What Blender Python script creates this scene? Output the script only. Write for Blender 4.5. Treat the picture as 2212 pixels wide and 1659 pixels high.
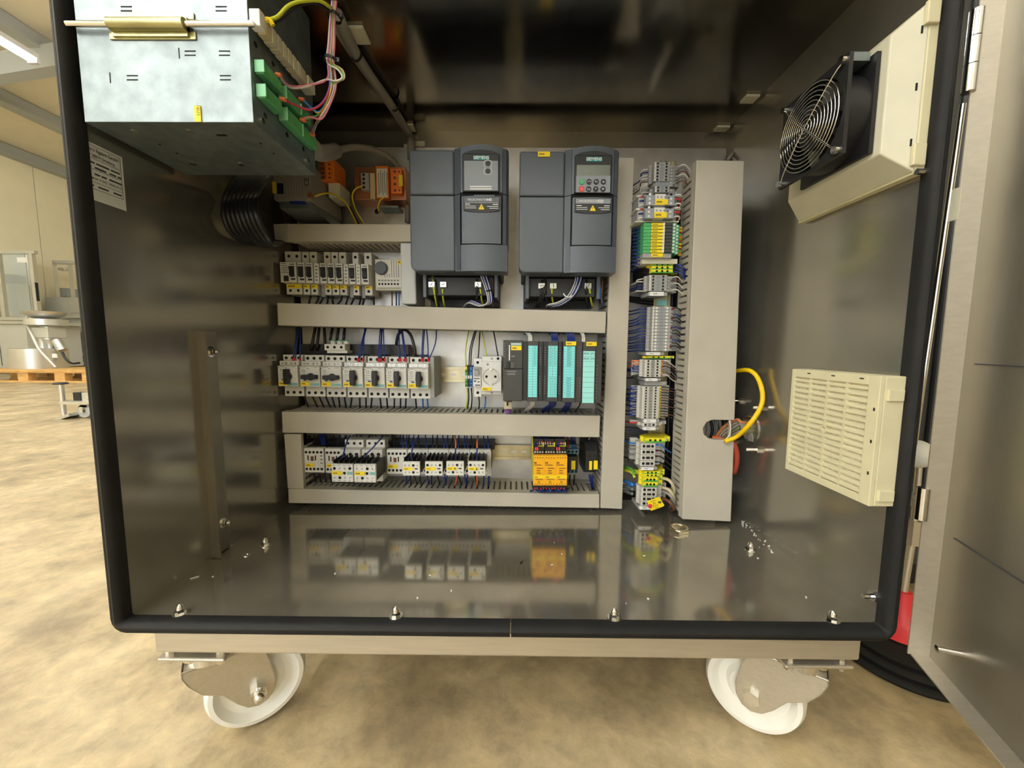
import bpy, math, random
from mathutils import Vector, Matrix
random.seed(7)
for o in list(bpy.data.objects): bpy.data.objects.remove(o)
S = bpy.context.scene
COL = S.collection
R = math.radians
# ---------------- camera
W_, H_, FPX = 2212., 1659., 850.
CAM = Vector((.015, -.47, .61))
def _rot(p, y, r):
    A = Matrix(((math.cos(y), -math.sin(y), 0), (math.sin(y), math.cos(y), 0), (0, 0, 1)))
    B = Matrix(((1, 0, 0), (0, 0, -1), (0, 1, 0)))
    Pm = Matrix(((1, 0, 0), (0, math.cos(p), -math.sin(p)), (0, math.sin(p), math.cos(p))))
    Q = Matrix(((math.cos(r), -math.sin(r), 0), (math.sin(r), math.cos(r), 0), (0, 0, 1)))
    return Q @ Pm @ B @ A
MC = _rot(R(5.58), R(-.37), R(.35))
cd = bpy.data.cameras.new('camera'); cam = bpy.data.objects.new('camera', cd); COL.objects.link(cam)
cd.sensor_width = 36; cd.sensor_fit = 'HORIZONTAL'; cd.lens = FPX / W_ * 36; cd.clip_start = .01; cd.clip_end = 100
_r, _d, _f = MC[0], MC[1], MC[2]
cam.matrix_world = Matrix(((_r[0], -_d[0], -_f[0], CAM.x), (_r[1], -_d[1], -_f[1], CAM.y), (_r[2], -_d[2], -_f[2], CAM.z), (0, 0, 0, 1)))
S.camera = cam
# ---------------- light and exposure
wd = bpy.data.worlds.new('world'); S.world = wd; wd.use_nodes = True
wd.node_tree.nodes['Background'].inputs[0].default_value = (.80, .88, 1, 1)
wd.node_tree.nodes['Background'].inputs[1].default_value = .35
def area(name, loc, rot, sx, sy, power, col):
    l = bpy.data.lights.new(name, 'AREA'); l.shape = 'RECTANGLE'; l.size = sx; l.size_y = sy; l.energy = power; l.color = col
    o = bpy.data.objects.new(name, l); COL.objects.link(o); o.location = loc; o.rotation_euler = rot; return o
# daylight through the open gate in the hall's front wall (behind the photographer, to the left)
area('gate_daylight', (-3.6, -7.9, 2.3), (R(90), 0, 0), 5.6, 4.0, 170, (.93, .98, 1.0))
LAMP_E = 66.0
S.view_settings.view_transform = 'Standard'; S.view_settings.look = 'None'; S.view_settings.exposure = 0.55; S.view_settings.gamma = 1
S.view_settings.use_curve_mapping = False
# ---------------- helpers
def ray(px, py):
    v = Vector(((px - W_ / 2) / FPX, (py - H_ / 2) / FPX, 1.)); return MC.transposed() @ v
def P(px, py, y): d = ray(px, py); return CAM + d * ((y - CAM.y) / d.y)
def PX(px, py, x): d = ray(px, py); return CAM + d * ((x - CAM.x) / d.x)
def PZ(px, py, z): d = ray(px, py); return CAM + d * ((z - CAM.z) / d.z)
def cr(pts, sub):
    p = [Vector(q) for q in pts]
    if len(p) < 3 or sub < 2: return p
    o = []
    for i in range(len(p) - 1):
        a = p[i - 1] if i else p[0] * 2 - p[1]; b = p[i]; c = p[i + 1]; d = p[i + 2] if i + 2 < len(p) else c * 2 - b
        for k in range(sub):
            t = k / sub
            o.append(.5 * ((2 * b) + (c - a) * t + (2 * a - 5 * b + 4 * c - d) * t * t + (3 * b - a - 3 * c + d) * t ** 3))
    o.append(p[-1]); return o
class MB:
    def __init__(s): s.v = []; s.f = []
    def add(s, v, f):
        n = len(s.v); s.v += [Vector(q) for q in v]; s.f += [tuple(i + n for i in q) for q in f]; return s
    def box(s, x0, x1, y0, y1, z0, z1):
        if x0 > x1: x0, x1 = x1, x0
        if y0 > y1: y0, y1 = y1, y0
        if z0 > z1: z0, z1 = z1, z0
        return s.add([(x, y, z) for z in (z0, z1) for y in (y0, y1) for x in (x0, x1)],
                     [(0, 2, 3, 1), (4, 5, 7, 6), (0, 1, 5, 4), (2, 6, 7, 3), (0, 4, 6, 2), (1, 3, 7, 5)])
    def obox(s, c, ax, ay, az):   # centre and half-axis vectors
        c, ax, ay, az = map(Vector, (c, ax, ay, az))
        return s.add([c + ax * i + ay * j + az * k for k in (-1, 1) for j in (-1, 1) for i in (-1, 1)],
                     [(0, 2, 3, 1), (4, 5, 7, 6), (0, 1, 5, 4), (2, 6, 7, 3), (0, 4, 6, 2), (1, 3, 7, 5)])
    def cyl(s, a, b, r, n=12, r2=None):
        a, b = Vector(a), Vector(b); d = (b - a).normalized(); u = d.orthogonal().normalized(); w = d.cross(u); r2 = r if r2 is None else r2
        v = [a + (u * math.cos(2 * math.pi * i / n) + w * math.sin(2 * math.pi * i / n)) * r for i in range(n)]
        v += [b + (u * math.cos(2 * math.pi * i / n) + w * math.sin(2 * math.pi * i / n)) * r2 for i in range(n)]
        return s.add(v, [(i, (i + 1) % n, n + (i + 1) % n, n + i) for i in range(n)] + [tuple(range(n - 1, -1, -1)), tuple(range(n, 2 * n))])
    def tube(s, pts, r, n=6, sub=4, closed=False):
        p = cr(pts, sub); m = len(p); v = []; f = []; u = None
        for i in range(m):
            t = (p[min(i + 1, m - 1)] - p[max(i - 1, 0)])
            t = t.normalized() if t.length > 1e-9 else Vector((0, 0, 1))
            u = t.orthogonal().normalized() if u is None else (u - t * u.dot(t)).normalized()
            w = t.cross(u)
            v += [p[i] + (u * math.cos(2 * math.pi * k / n) + w * math.sin(2 * math.pi * k / n)) * r for k in range(n)]
        for i in range(m - 1):
            f += [(i * n + k, i * n + (k + 1) % n, (i + 1) * n + (k + 1) % n, (i + 1) * n + k) for k in range(n)]
        f += [tuple(range(n - 1, -1, -1)), tuple(range((m - 1) * n, m * n))]
        return s.add(v, f)
    def prism(s, poly, axis, a, b):
        def q(p, t): return {'x': (t, p[0], p[1]), 'y': (p[0], t, p[1]), 'z': (p[0], p[1], t)}[axis]
        n = len(poly)
        return s.add([q(p, a) for p in poly] + [q(p, b) for p in poly],
                     [(i, (i + 1) % n, n + (i + 1) % n, n + i) for i in range(n)] + [tuple(range(n - 1, -1, -1)), tuple(range(n, 2 * n))])
    def oprism(s, poly, o, eu, ev, en, a, b):
        o, eu, ev, en = map(Vector, (o, eu, ev, en)); n = len(poly)
        return s.add([o + eu * p[0] + ev * p[1] + en * t for t in (a, b) for p in poly],
                     [(i, (i + 1) % n, n + (i + 1) % n, n + i) for i in range(n)] + [tuple(range(n - 1, -1, -1)), tuple(range(n, 2 * n))])
    def lathe(s, prof, c, axis, n=24, closed=True):   # prof: (radius, offset along axis)
        c = Vector(c); d = Vector(axis).normalized(); u = d.orthogonal().normalized(); w = d.cross(u); m = len(prof); v = []
        for k in range(n):
            a = 2 * math.pi * k / n; e = u * math.cos(a) + w * math.sin(a)
            v += [c + e * r + d * h for r, h in prof]
        f = []
        for k in range(n):
            for i in range(m if closed else m - 1):
                j = (i + 1) % m
                f.append((k * m + i, k * m + j, ((k + 1) % n) * m + j, ((k + 1) % n) * m + i))
        return s.add(v, f)
    def sphere(s, c, r, n=10):
        return s.lathe([(max(r * math.sin(math.pi * i / 6), 1e-5), -r * math.cos(math.pi * i / 6)) for i in range(7)], c, (0, 0, 1), n, False)
    def quad(s, a, b, c, d): return s.add([a, b, c, d], [(0, 1, 2, 3)])
    def xf(s, m): s.v = [m @ q for q in s.v]; return s
WL = {}
def lk(o): COL.objects.link(o); return o
def mesh(name, mb, mat, org, smooth=False):
    me = bpy.data.meshes.new(name); me.from_pydata([tuple(q - org) for q in mb.v], [], mb.f)
    me.materials.append(M[mat] if isinstance(mat, str) else mat)
    if smooth: me.polygons.foreach_set('use_smooth', [True] * len(me.polygons))
    me.validate(); me.update()
    bme = None
    return me
import bmesh
def fixn(me):
    b = bmesh.new(); b.from_mesh(me); bmesh.ops.recalc_face_normals(b, faces=b.faces); b.to_mesh(me); b.free()
def finish(o, smooth, bevel):
    fixn(o.data)
    if bevel:
        m = o.modifiers.new('bevel', 'BEVEL'); m.width = bevel; m.segments = 2; m.limit_method = 'ANGLE'; m.angle_limit = R(40)
    if smooth == 'auto':
        o.data.polygons.foreach_set('use_smooth', [True] * len(o.data.polygons)); o.data.set_sharp_from_angle(angle=R(42))
def part(name, mb, mat, parent, smooth=False, bevel=0, label=None, kind=None):
    org = WL[parent.name]; me = mesh(name, mb, mat, org, smooth is True)
    o = lk(bpy.data.objects.new(name, me)); o.parent = parent; WL[o.name] = org; finish(o, smooth, bevel)
    if label: o['label'] = label
    if kind: o['kind'] = kind
    return o
def setp(o, label, cat, group=None, kind=None):
    if label: o['label'] = label
    if cat: o['category'] = cat
    if group: o['group'] = group
    if kind: o['kind'] = kind
    return o
def thing(name, label, cat, loc, group=None, kind=None):
    o = lk(bpy.data.objects.new(name, None)); o.empty_display_size = .02; o.location = loc; WL[o.name] = Vector(loc)
    return setp(o, label, cat, group, kind)
def solo(name, mb, mat, label, cat, group=None, kind=None, smooth=False, bevel=0):
    xs = [q.x for q in mb.v]; ys = [q.y for q in mb.v]; zs = [q.z for q in mb.v]
    org = Vector(((min(xs) + max(xs)) / 2, (min(ys) + max(ys)) / 2, min(zs)))
    me = mesh(name, mb, mat, org, smooth is True); o = lk(bpy.data.objects.new(name, me)); o.location = org; WL[o.name] = org
    finish(o, smooth, bevel); return setp(o, label, cat, group, kind)
def dup(root, delta, label=None, scale=None, skip=()):
    r = root.copy(); lk(r); r.location = root.location + Vector(delta); WL[r.name] = WL[root.name] + Vector(delta)
    if scale: r.scale = scale
    if label: r['label'] = label
    for ch in list(root.children):
        if ch.name.split('.')[0] in skip: continue
        c = ch.copy(); lk(c); c.parent = r; WL[c.name] = WL[r.name]
        for g in list(ch.children):
            d = g.copy(); lk(d); d.parent = c; WL[d.name] = WL[r.name]
    return r
_tc = {}
def text(s, size, at, mat, parent, name='lettering', ex=(1, 0, 0), ez=(0, 0, 1), align='CENTER', bold=0, sx=1):
    key = (s, align, bold)
    if key not in _tc:
        c = bpy.data.curves.new('txt', 'FONT'); c.body = s; c.align_x = align; c.align_y = 'CENTER'; c.size = 1; c.offset = bold; c.resolution_u = 2
        o = bpy.data.objects.new('txt', c); lk(o); bpy.context.view_layer.update()
        me = o.to_mesh(); _tc[key] = ([v.co.copy() for v in me.vertices], [tuple(p.vertices) for p in me.polygons]); o.to_mesh_clear()
        bpy.data.objects.remove(o); bpy.data.curves.remove(c)
    v, f = _tc[key]; ex = Vector(ex); ez = Vector(ez); at = Vector(at)
    mb = MB(); mb.add([at + ex * (q.x * size * sx) + ez * (q.y * size) for q in v], f)
    org = WL[parent.name]; me = mesh(name, mb, mat, org); o = lk(bpy.data.objects.new(name, me)); o.parent = parent; WL[o.name] = org
    return o
# ---------------- materials
M = {}
def mat(name, col, rough=.5, metal=0., noise=0., nscale=20., bump=0., bscale=200., emit=None, spec=None, stretch=None, rvar=0., coat=0., alpha=None, trans=0.):
    m = bpy.data.materials.new(name); m.use_nodes = True; nt = m.node_tree; b = nt.nodes['Principled BSDF']
    b.inputs['Base Color'].default_value = (*col, 1); b.inputs['Roughness'].default_value = rough; b.inputs['Metallic'].default_value = metal
    if spec is not None: b.inputs['Specular IOR Level'].default_value = spec
    if coat: b.inputs['Coat Weight'].default_value = coat
    if trans: b.inputs['Transmission Weight'].default_value = trans
    if emit: b.inputs['Emission Color'].default_value = (*col, 1); b.inputs['Emission Strength'].default_value = emit
    if noise or bump or rvar:
        tc = nt.nodes.new('ShaderNodeTexCoord'); mp = nt.nodes.new('ShaderNodeMapping'); nt.links.new(tc.outputs['Object'], mp.inputs[0])
        if stretch: mp.inputs['Scale'].default_value = stretch
    if noise:
        n = nt.nodes.new('ShaderNodeTexNoise'); n.inputs['Scale'].default_value = nscale; n.inputs['Detail'].default_value = 5; nt.links.new(mp.outputs[0], n.inputs[0])
        r = nt.nodes.new('ShaderNodeMapRange'); r.inputs[1].default_value = .3; r.inputs[2].default_value = .7; r.inputs[3].default_value = 1 - noise; r.inputs[4].default_value = 1 + noise
        nt.links.new(n.outputs[0], r.inputs[0])
        x = nt.nodes.new('ShaderNodeMix'); x.data_type = 'RGBA'; x.blend_type = 'MULTIPLY'; x.inputs[0].default_value = 1; x.inputs[6].default_value = (*col, 1)
        nt.links.new(r.outputs[0], x.inputs[7]); nt.links.new(x.outputs[2], b.inputs['Base Color'])
    if rvar:
        n = nt.nodes.new('ShaderNodeTexNoise'); n.inputs['Scale'].default_value = bscale * .1; n.inputs['Detail'].default_value = 4; nt.links.new(mp.outputs[0], n.inputs[0])
        r = nt.nodes.new('ShaderNodeMapRange'); r.inputs[1].default_value = .3; r.inputs[2].default_value = .7; r.inputs[3].default_value = max(rough - rvar, .02); r.inputs[4].default_value = rough + rvar
        nt.links.new(n.outputs[0], r.inputs[0]); nt.links.new(r.outputs[0], b.inputs['Roughness'])
    if bump:
        n = nt.nodes.new('ShaderNodeTexNoise'); n.inputs['Scale'].default_value = bscale; n.inputs['Detail'].default_value = 3; nt.links.new(mp.outputs[0], n.inputs[0])
        u = nt.nodes.new('ShaderNodeBump'); u.inputs['Strength'].default_value = bump; u.inputs['Distance'].default_value = .002
        nt.links.new(n.outputs[0], u.inputs['Height']); nt.links.new(u.outputs[0], b.inputs['Normal'])
    M[name] = m; return m
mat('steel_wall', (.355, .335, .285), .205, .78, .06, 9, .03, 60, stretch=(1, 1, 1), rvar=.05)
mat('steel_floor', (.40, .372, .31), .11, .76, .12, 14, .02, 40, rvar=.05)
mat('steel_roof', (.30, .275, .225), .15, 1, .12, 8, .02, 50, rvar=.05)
mat('steel_bright', (.60, .56, .475), .36, .75, .05, 60, .04, 90, stretch=(.3, 4, 4))
mat('steel_door', (.30, .28, .235), .34, .8, .05, 10, .03, 60, stretch=(3, 3, .25))
mat('chrome', (.78, .77, .74), .08, 1)
mat('nickel', (.72, .66, .52), .16, 1)
mat('zinc', (.265, .31, .32), .48, .85, .16, 55, .05, 120, rvar=.08)
mat('zinc_yellow', (.44, .42, .22), .30, 1, .3, 25)
mat('rail', (.48, .43, .30), .32, 1, .2, 30)
mat('plate', (.56, .55, .53), .46, 1, .10, 30, .03, 80)
mat('duct', (.52, .485, .405), .5, 0, .05, 12)
mat('duct_light', (.60, .62, .62), .45, 0, .03, 20)
mat('vfd', (.088, .106, .130), .36, 0, .08, 900, .12, 1500)
mat('vfd_dark', (.022, .024, .027), .5)
mat('vfd_panel', (.27, .30, .33), .5)
mat('lcd', (.095, .115, .085), .25)
mat('teal', (.015, .33, .34), .5)
mat('plc', (.052, .052, .050), .5, 0, .06, 300)
mat('cyan', (.24, .84, .87), .6)
mat('cyan_strip', (.22, .46, .45), .55)
mat('relay_blue', (.10, .22, .26), .5)
mat('relay_grey', (.30, .33, .37), .5)
mat('plug_pale', (.24, .62, .36), .45)
mat('wire_teal', (.01, .10, .10), .45)
mat('wire_tag', (.80, .60, .03), .45)
mat('cable_green', (.20, .22, .10), .5)
mat('cable_orange', (.55, .20, .07), .5)
mat('cable_red', (.40, .06, .03), .5)
mat('cyan_pale', (.38, .86, .83), .6)
mat('device', (.72, .71, .66), .5, 0, .04, 60)
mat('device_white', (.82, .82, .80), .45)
mat('term_grey', (.36, .36, .35), .5)
mat('term_light', (.56, .55, .50), .5)
mat('beige', (.70, .65, .43), .5, 0, .05, 25)
mat('beige_pale', (.64, .62, .48), .5, 0, .04, 25)
mat('filter_mat', (.72, .68, .50), .9, 0, .12, 220, .6, 300)
mat('tag', (.93, .70, .01), .5)
mat('amber', (.93, .46, .005), .45)
mat('pegreen', (.10, .42, .06), .5)
mat('peyellow', (.85, .74, .02), .5)
mat('relay_green', (.07, .42, .17), .5)
mat('plug_green', (.10, .40, .17), .45)
mat('orange', (.82, .19, .02), .5)
mat('black', (.011, .011, .012), .45)
mat('rubber', (.012, .012, .012), .6, 0, .15, 40, .1, 300, spec=.25)
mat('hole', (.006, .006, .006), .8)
mat('print', (.05, .05, .055), .7)
mat('print_soft', (.22, .22, .21), .7)
mat('white', (.80, .80, .78), .5)
mat('paper', (.66, .68, .66), .7)
mat('wire_blue', (.012, .032, .20), .4)
mat('wire_sky', (.03, .20, .62), .4)
mat('wire_black', (.012, .012, .013), .4)
mat('wire_white', (.72, .70, .64), .45)
mat('wire_brown', (.16, .06, .03), .45)
mat('wire_red', (.60, .03, .03), .4)
mat('wire_pink', (.72, .22, .30), .45)
mat('wire_violet', (.24, .10, .38), .45)
mat('wire_grey', (.17, .17, .17), .45)
mat('wire_orange', (.88, .22, .08), .45)
mat('wire_yellow', (.92, .60, .0), .4)
mat('wire_pe', (.62, .66, .04), .45)
mat('wire_green', (.12, .40, .06), .45)
mat('ferrule', (.72, .04, .05), .4)
mat('cable_grey', (.30, .28, .24), .55)
mat('cable_cream', (.60, .52, .34), .5)
mat('nylon', (.87, .86, .80), .38, 0, .05, 15, coat=.1)
mat('nylon_core', (.74, .71, .58), .5, 0, .04, 15)
mat('red', (.75, .04, .05), .4)
mat('knob', (.09, .10, .115), .45)
mat('copper', (.50, .22, .12), .4, .7)
mat('concrete', (.40, .32, .20), .55)
mat('wall_cream', (.92, .85, .62), .7, 0, .03, 2)
mat('roof_sheet', (.90, .84, .66), .7, 0, .03, 2)
mat('beam', (.42, .44, .42), .55)
mat('lamp_glow', (1.0, .99, .945), .5, emit=LAMP_E)
mat('lamp_house', (.7, .7, .68), .5)
mat('wood', (.72, .44, .16), .7, 0, .2, 8, stretch=(1, 8, 8))
mat('alu', (.66, .67, .66), .35, .9)
mat('machine', (.60, .61, .56), .45, .3)
mat('glass', (.75, .82, .82), .1, 0, trans=.75)
# concrete hall floor: blotchy warm screed with paler scuffs
m = M['concrete']; nt = m.node_tree; b = nt.nodes['Principled BSDF']
tc = nt.nodes.new('ShaderNodeTexCoord')
n1 = nt.nodes.new('ShaderNodeTexNoise'); n1.inputs['Scale'].default_value = 4.2; n1.inputs['Detail'].default_value = 9; n1.inputs['Roughness'].default_value = .62; n1.inputs['Distortion'].default_value = .15
n2 = nt.nodes.new('ShaderNodeTexNoise'); n2.inputs['Scale'].default_value = 22; n2.inputs['Detail'].default_value = 8; n2.inputs['Roughness'].default_value = .7; n2.inputs['Distortion'].default_value = .25
for n in (n1, n2): nt.links.new(tc.outputs['Object'], n.inputs[0])
c1 = nt.nodes.new('ShaderNodeValToRGB'); e = c1.color_ramp.elements; e[0].position = .32; e[0].color = (.29, .225, .135, 1); e[1].position = .70; e[1].color = (.68, .56, .36, 1)
x = e.new(.5); x.color = (.49, .395, .24, 1)
c2 = nt.nodes.new('ShaderNodeValToRGB'); e = c2.color_ramp.elements; e[0].position = .35; e[0].color = (.72, .72, .72, 1); e[1].position = .72; e[1].color = (1.22, 1.2, 1.12, 1)
nt.links.new(n1.outputs[0], c1.inputs[0]); nt.links.new(n2.outputs[0], c2.inputs[0])
mx = nt.nodes.new('ShaderNodeMix'); mx.data_type = 'RGBA'; mx.blend_type = 'MULTIPLY'; mx.inputs[0].default_value = 1
nt.links.new(c1.outputs[0], mx.inputs[6]); nt.links.new(c2.outputs[0], mx.inputs[7]); nt.links.new(mx.outputs[2], b.inputs['Base Color'])
b.inputs['Roughness'].default_value = .42
bp = nt.nodes.new('ShaderNodeBump'); bp.inputs['Strength'].default_value = .12; bp.inputs['Distance'].default_value = .01
nt.links.new(n2.outputs[0], bp.inputs['Height']); nt.links.new(bp.outputs[0], b.inputs['Normal'])
# ================= HALL =================
Z0 = .042
XL, XR, YF, YK = -10.0, 8.0, -8.0, 12.0
def roofz(x): return 4.45 + .15 * (10 - abs(x))
solo('floor', MB().box(XL - .2, XR + .2, YF - .2, YK + .2, Z0 - .2, Z0), 'concrete', 'worn beige concrete hall floor with pale scuffs', None, kind='structure')
wl = thing('wall_left', 'cream hall wall of tall sheet panels', None, (XL, 2, Z0), kind='structure')
for i in range(25):
    y = YF + .012 + i * .8
    part('panel', MB().box(XL - .10, XL, y + .006, y + .788, Z0, 4.5), 'wall_cream', wl)
part('panel_backing', MB().box(XL - .16, XL - .03, YF, YK, Z0, 4.5), 'beam', wl)
solo('wall_back', MB().prism([(XL, Z0), (XR, Z0), (XR, roofz(XR)), (0, roofz(0)), (XL, roofz(XL))], 'y', YK, YK + .15), 'wall_cream', 'cream gable wall at the far end of the hall', None, kind='structure')
solo('wall_right', MB().box(XR, XR + .15, YF, YK, Z0, roofz(XR)), 'wall_cream', 'cream side wall of the hall', None, kind='structure')
wf = thing('wall_front', 'cream hall wall with an open gate', None, (0, YF, Z0), kind='structure')
part('wall_panel', MB().box(XL, -6.5, YF - .15, YF, Z0, 4.4), 'wall_cream', wf)
part('wall_panel', MB().box(-.7, XR, YF - .15, YF, Z0, 4.4), 'wall_cream', wf)
part('gable', MB().prism([(XL, 4.4), (XR, 4.4), (XR, roofz(XR)), (0, roofz(0)), (XL, roofz(XL))], 'y', YF - .15, YF), 'wall_cream', wf)
cl = thing('ceiling', 'cream sheet metal hall roof on grey purlins', None, (0, 2, 4.4), kind='structure')
part('roof_slope', MB().prism([(XL - .2, roofz(XL) - .03), (0, roofz(0)), (0, roofz(0) + .1), (XL - .2, roofz(XL) + .1)], 'y', YF - .2, YK + .2), 'roof_sheet', cl)
part('roof_slope', MB().prism([(0, roofz(0)), (XR + .2, roofz(XR) - .03), (XR + .2, roofz(XR) + .1), (0, roofz(0) + .1)], 'y', YF - .2, YK + .2), 'roof_sheet', cl)
for x in (-9.93, -8.35, -6.75, -5.1, -3.4, -1.7, 1.7, 3.4, 5.1, 6.8):
    z = roofz(x) - .01
    part('purlin', MB().box(x - .05, x + .05, YF, YK, z - .2, z).box(x - .11, x + .11, YF, YK, z - .22, z - .19), 'beam', cl)
for y in (-3.2, 5.5, 9.4):
    part('rafter', MB().prism([(XL, roofz(XL) - .5), (0, roofz(0) - .5), (XR, roofz(XR) - .5), (XR, roofz(XR) - .2), (0, roofz(0) - .2), (XL, roofz(XL) - .2)], 'y', y - .09, y + .09), 'beam', cl)
# fluorescent lamps
def lamp(x, y, z, ln, label, grp=None):
    t = thing('strip_lamp', label, 'lamp', (x, y, z), grp)
    part('housing', MB().box(x - .07, x + .07, y - ln / 2, y + ln / 2, z + .05, z + .11), 'lamp_house', t)
    tb = part('tube', MB().cyl((x - .025, y - ln / 2 + .02, z + .025), (x - .025, y + ln / 2 - .02, z + .025), .019, 10), 'lamp_glow', t)
    part('tube', MB().cyl((x + .025, y - ln / 2 + .02, z + .025), (x + .025, y + ln / 2 - .02, z + .025), .019, 10), 'lamp_glow', t)
    for s in (-1, 1): part('end_cap', MB().box(x - .06, x + .06, y + s * ln / 2 - .02, y + s * ln / 2 + .02, z, z + .06), 'lamp_house', t)
    for s in (-.35, .35): part('hanger', MB().cyl((x, y + s * ln, z + .11), (x, y + s * ln, roofz(x) - .02), .006, 6), 'beam', t)
lamp(-6.05, 3.35, 4.1, 2.9, 'bright fluorescent strip lamp at the top left edge of the photo')
for x, y in ((-6.05, -1.0), (-6.05, -5.0), (-4.1, -5.0), (-4.1, -1.2), (-2.2, -5.6), (-2.2, -2.2), (-2.2, 3.0), (1.2, -6.4), (2.2, 5.5)):
    lamp(x, y, 4.3, 2.9, 'fluorescent strip lamp in the rows outside the view', 'hall strip lamps out of view')
# --- euro pallet and machines at the left
def pb(mb, x0, y0, x1, y1, Y, dy):    # box whose front face covers a pixel rectangle at depth Y
    a = P(x0, y0, Y); b = P(x1, y1, Y); return mb.box(a.x, b.x, Y, Y + dy, b.z, a.z)
def span_(px0, py0, px1, py1, Y_):
    a_ = P(px0, py0, Y_); b_ = P(px1, py1, Y_); return a_.x, b_.x, b_.z, a_.z
pt = thing('wooden_pallet', 'yellow wooden pallet carrying the steel grinder in the hall', 'pallet', P(100, 823, 5.1))
z0 = Z0; a = P(-60, 800, 5.1).x; b = P(196, 800, 5.1).x
for k in range(7): part('deck_board', MB().box(a, b, 5.1 + k * .125, 5.1 + k * .125 + .1, z0 + .155, z0 + .18), 'wood', pt)
for xx in (a + .02, a + .62, P(105, 800, 5.1).x + .05, b - .16):
    for yy in (5.12, 5.5, 5.85): part('block', MB().box(xx, xx + .15, yy, yy + .1, z0 + .022, z0 + .135), 'wood', pt)
for yy in (5.11, 5.5, 5.85): part('bottom_board', MB().box(a, b, yy, yy + .1, z0, z0 + .022), 'wood', pt)
for k in range(3): part('stringer_board', MB().box(a, b, 5.11 + k * .38, 5.21 + k * .38, z0 + .135, z0 + .155), 'wood', pt)
# grinder: drum, neck, motor box, ring, bowl lid
Y = 5.52
g = P(88, 795, Y); zt = z0 + .18
def pz(py): return P(88, py, Y).z
gr = thing('steel_grinder', 'round stainless steel machine with a bowl lid standing on the pallet', 'machine', (g.x, Y, zt))
rr = (P(131, 770, Y).x - P(45, 770, Y).x) / 2
part('drum', MB().lathe([(rr, zt), (rr, pz(753)), (rr - .02, pz(752)), (.02, pz(752)), (.02, zt)], (g.x, Y, 0), (0, 0, 1), 28), 'alu', gr, 'auto')
part('neck', MB().cyl((P(94, 740, Y).x, Y, pz(753)), (P(94, 740, Y).x, Y, pz(725)), .05, 16), 'alu', gr, 'auto')
part('spout', MB().cyl((P(109, 740, Y).x, Y, pz(752)), (P(109, 740, Y).x, Y, pz(733)), .05, 16, .09).cyl((P(109, 740, Y).x, Y, pz(733)), (P(109, 740, Y).x, Y, pz(706)), .09, 16), 'alu', gr, 'auto')
part('motor_box', pb(MB(), 66, 707, 104, 730, Y - .12, .25), 'machine', gr, bevel=.01)
cx = P(100, 690, Y).x; r2 = (P(133, 690, Y).x - P(68, 690, Y).x) / 2
part('ring', MB().lathe([(r2, pz(703)), (r2, pz(690)), (r2 * .5, pz(690)), (r2 * .5, pz(703))], (cx, Y, 0), (0, 0, 1), 28), 'alu', gr, 'auto')
part('bowl_lid', MB().lathe([(r2 * .55, pz(688)), (r2 * .95, pz(680)), (r2 * 1.02, pz(674)), (r2 * .9, pz(673)), (.02, pz(673)), (.02, pz(688))], (cx - .02, Y, 0), (0, 0, 1), 28), 'alu', gr, 'auto')
part('hose', MB().tube([P(64, 676, Y - .1), P(58, 685, Y - .1), P(58, 700, Y - .1), P(68, 722, Y - .15), P(85, 755, Y - .2), P(110, 782, Y - .25), P(120, 793, Y - .25)], .014, 6), 'white', gr)
part('badge', pb(MB(), 112, 764, 123, 773, Y - rr - .01, .012), 'white', gr)
part('side_pump', MB().cyl(P(122, 735, Y), P(135, 757, Y), .06, 12), 'alu', gr, 'auto')
part('pump_cable', MB().tube([P(134, 760, Y), P(142, 775, Y), P(155, 785, Y), P(172, 784, Y)], .015, 6), 'black', gr)
# glazed machine behind
Y = 6.6
mc = thing('glazed_machine', 'stainless machine with tall glass doors behind the pallet', 'machine', P(30, 790, Y))
part('cabinet', pb(MB(), -70, 700, 66, 795, Y, .88), 'machine', mc)
part('worktop', pb(MB(), -72, 693, 70, 700, Y - .05, .95), 'alu', mc)
fr = MB()
for q in ((-70, 540, 74, 548), (-70, 684, 74, 692), (68, 548, 76, 684), (-4, 548, 4, 684)): pb(fr, *q, Y, .06)
part('door_frame', fr, 'alu', mc)
part('door_handle', pb(MB(), 76, 610, 79, 650, Y - .04, .04), 'black', mc)
part('pane', pb(MB(), 4, 548, 68, 684, Y + .02, .01), 'glass', mc); part('pane', pb(MB(), -68, 548, -4, 684, Y + .02, .01), 'glass', mc)
part('inner_column', pb(MB(), 18, 612, 44, 684, Y + .3, .2), 'alu', mc)
part('inner_box', pb(MB(), 2, 592, 24, 612, Y + .3, .25), 'beam', mc)
part('back_panel', pb(MB(), -70, 548, 74, 690, Y + .86, .02), 'device_white', mc)  # white tone stands in for the bright reflection on the panes
part('notice', pb(MB(), 36, 556, 60, 567, Y + .01, .008), 'white', mc)
part('door_gap', pb(MB(), -6, 700, 4, 790, Y - .005, .005), 'black', mc)
Y = 7.75
m2 = thing('control_machine', 'grey machine housing with a glazed frame on top, half hidden by the cabinet', 'machine', P(150, 790, Y))
part('housing', pb(MB(), 96, 642, 230, 790, Y, .8), 'machine', m2)
q_ = span_(96, 642, 230, 790, Y)
part('plinth', MB().box(q_[0] + .05, q_[1], Y + .05, Y + .75, Z0, q_[2]), 'beam', m2)
part('side_panel', pb(MB(), 148, 644, 230, 676, Y - .02, .02), 'alu', m2)
fr = MB()
for q in ((112, 562, 230, 570), (113, 570, 121, 642), (146, 570, 154, 642)): pb(fr, *q, Y + .1, .08)
part('top_frame', fr, 'alu', m2)
part('inner_unit', pb(MB(), 126, 622, 146, 641, Y + .3, .3), 'beam', m2)
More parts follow.
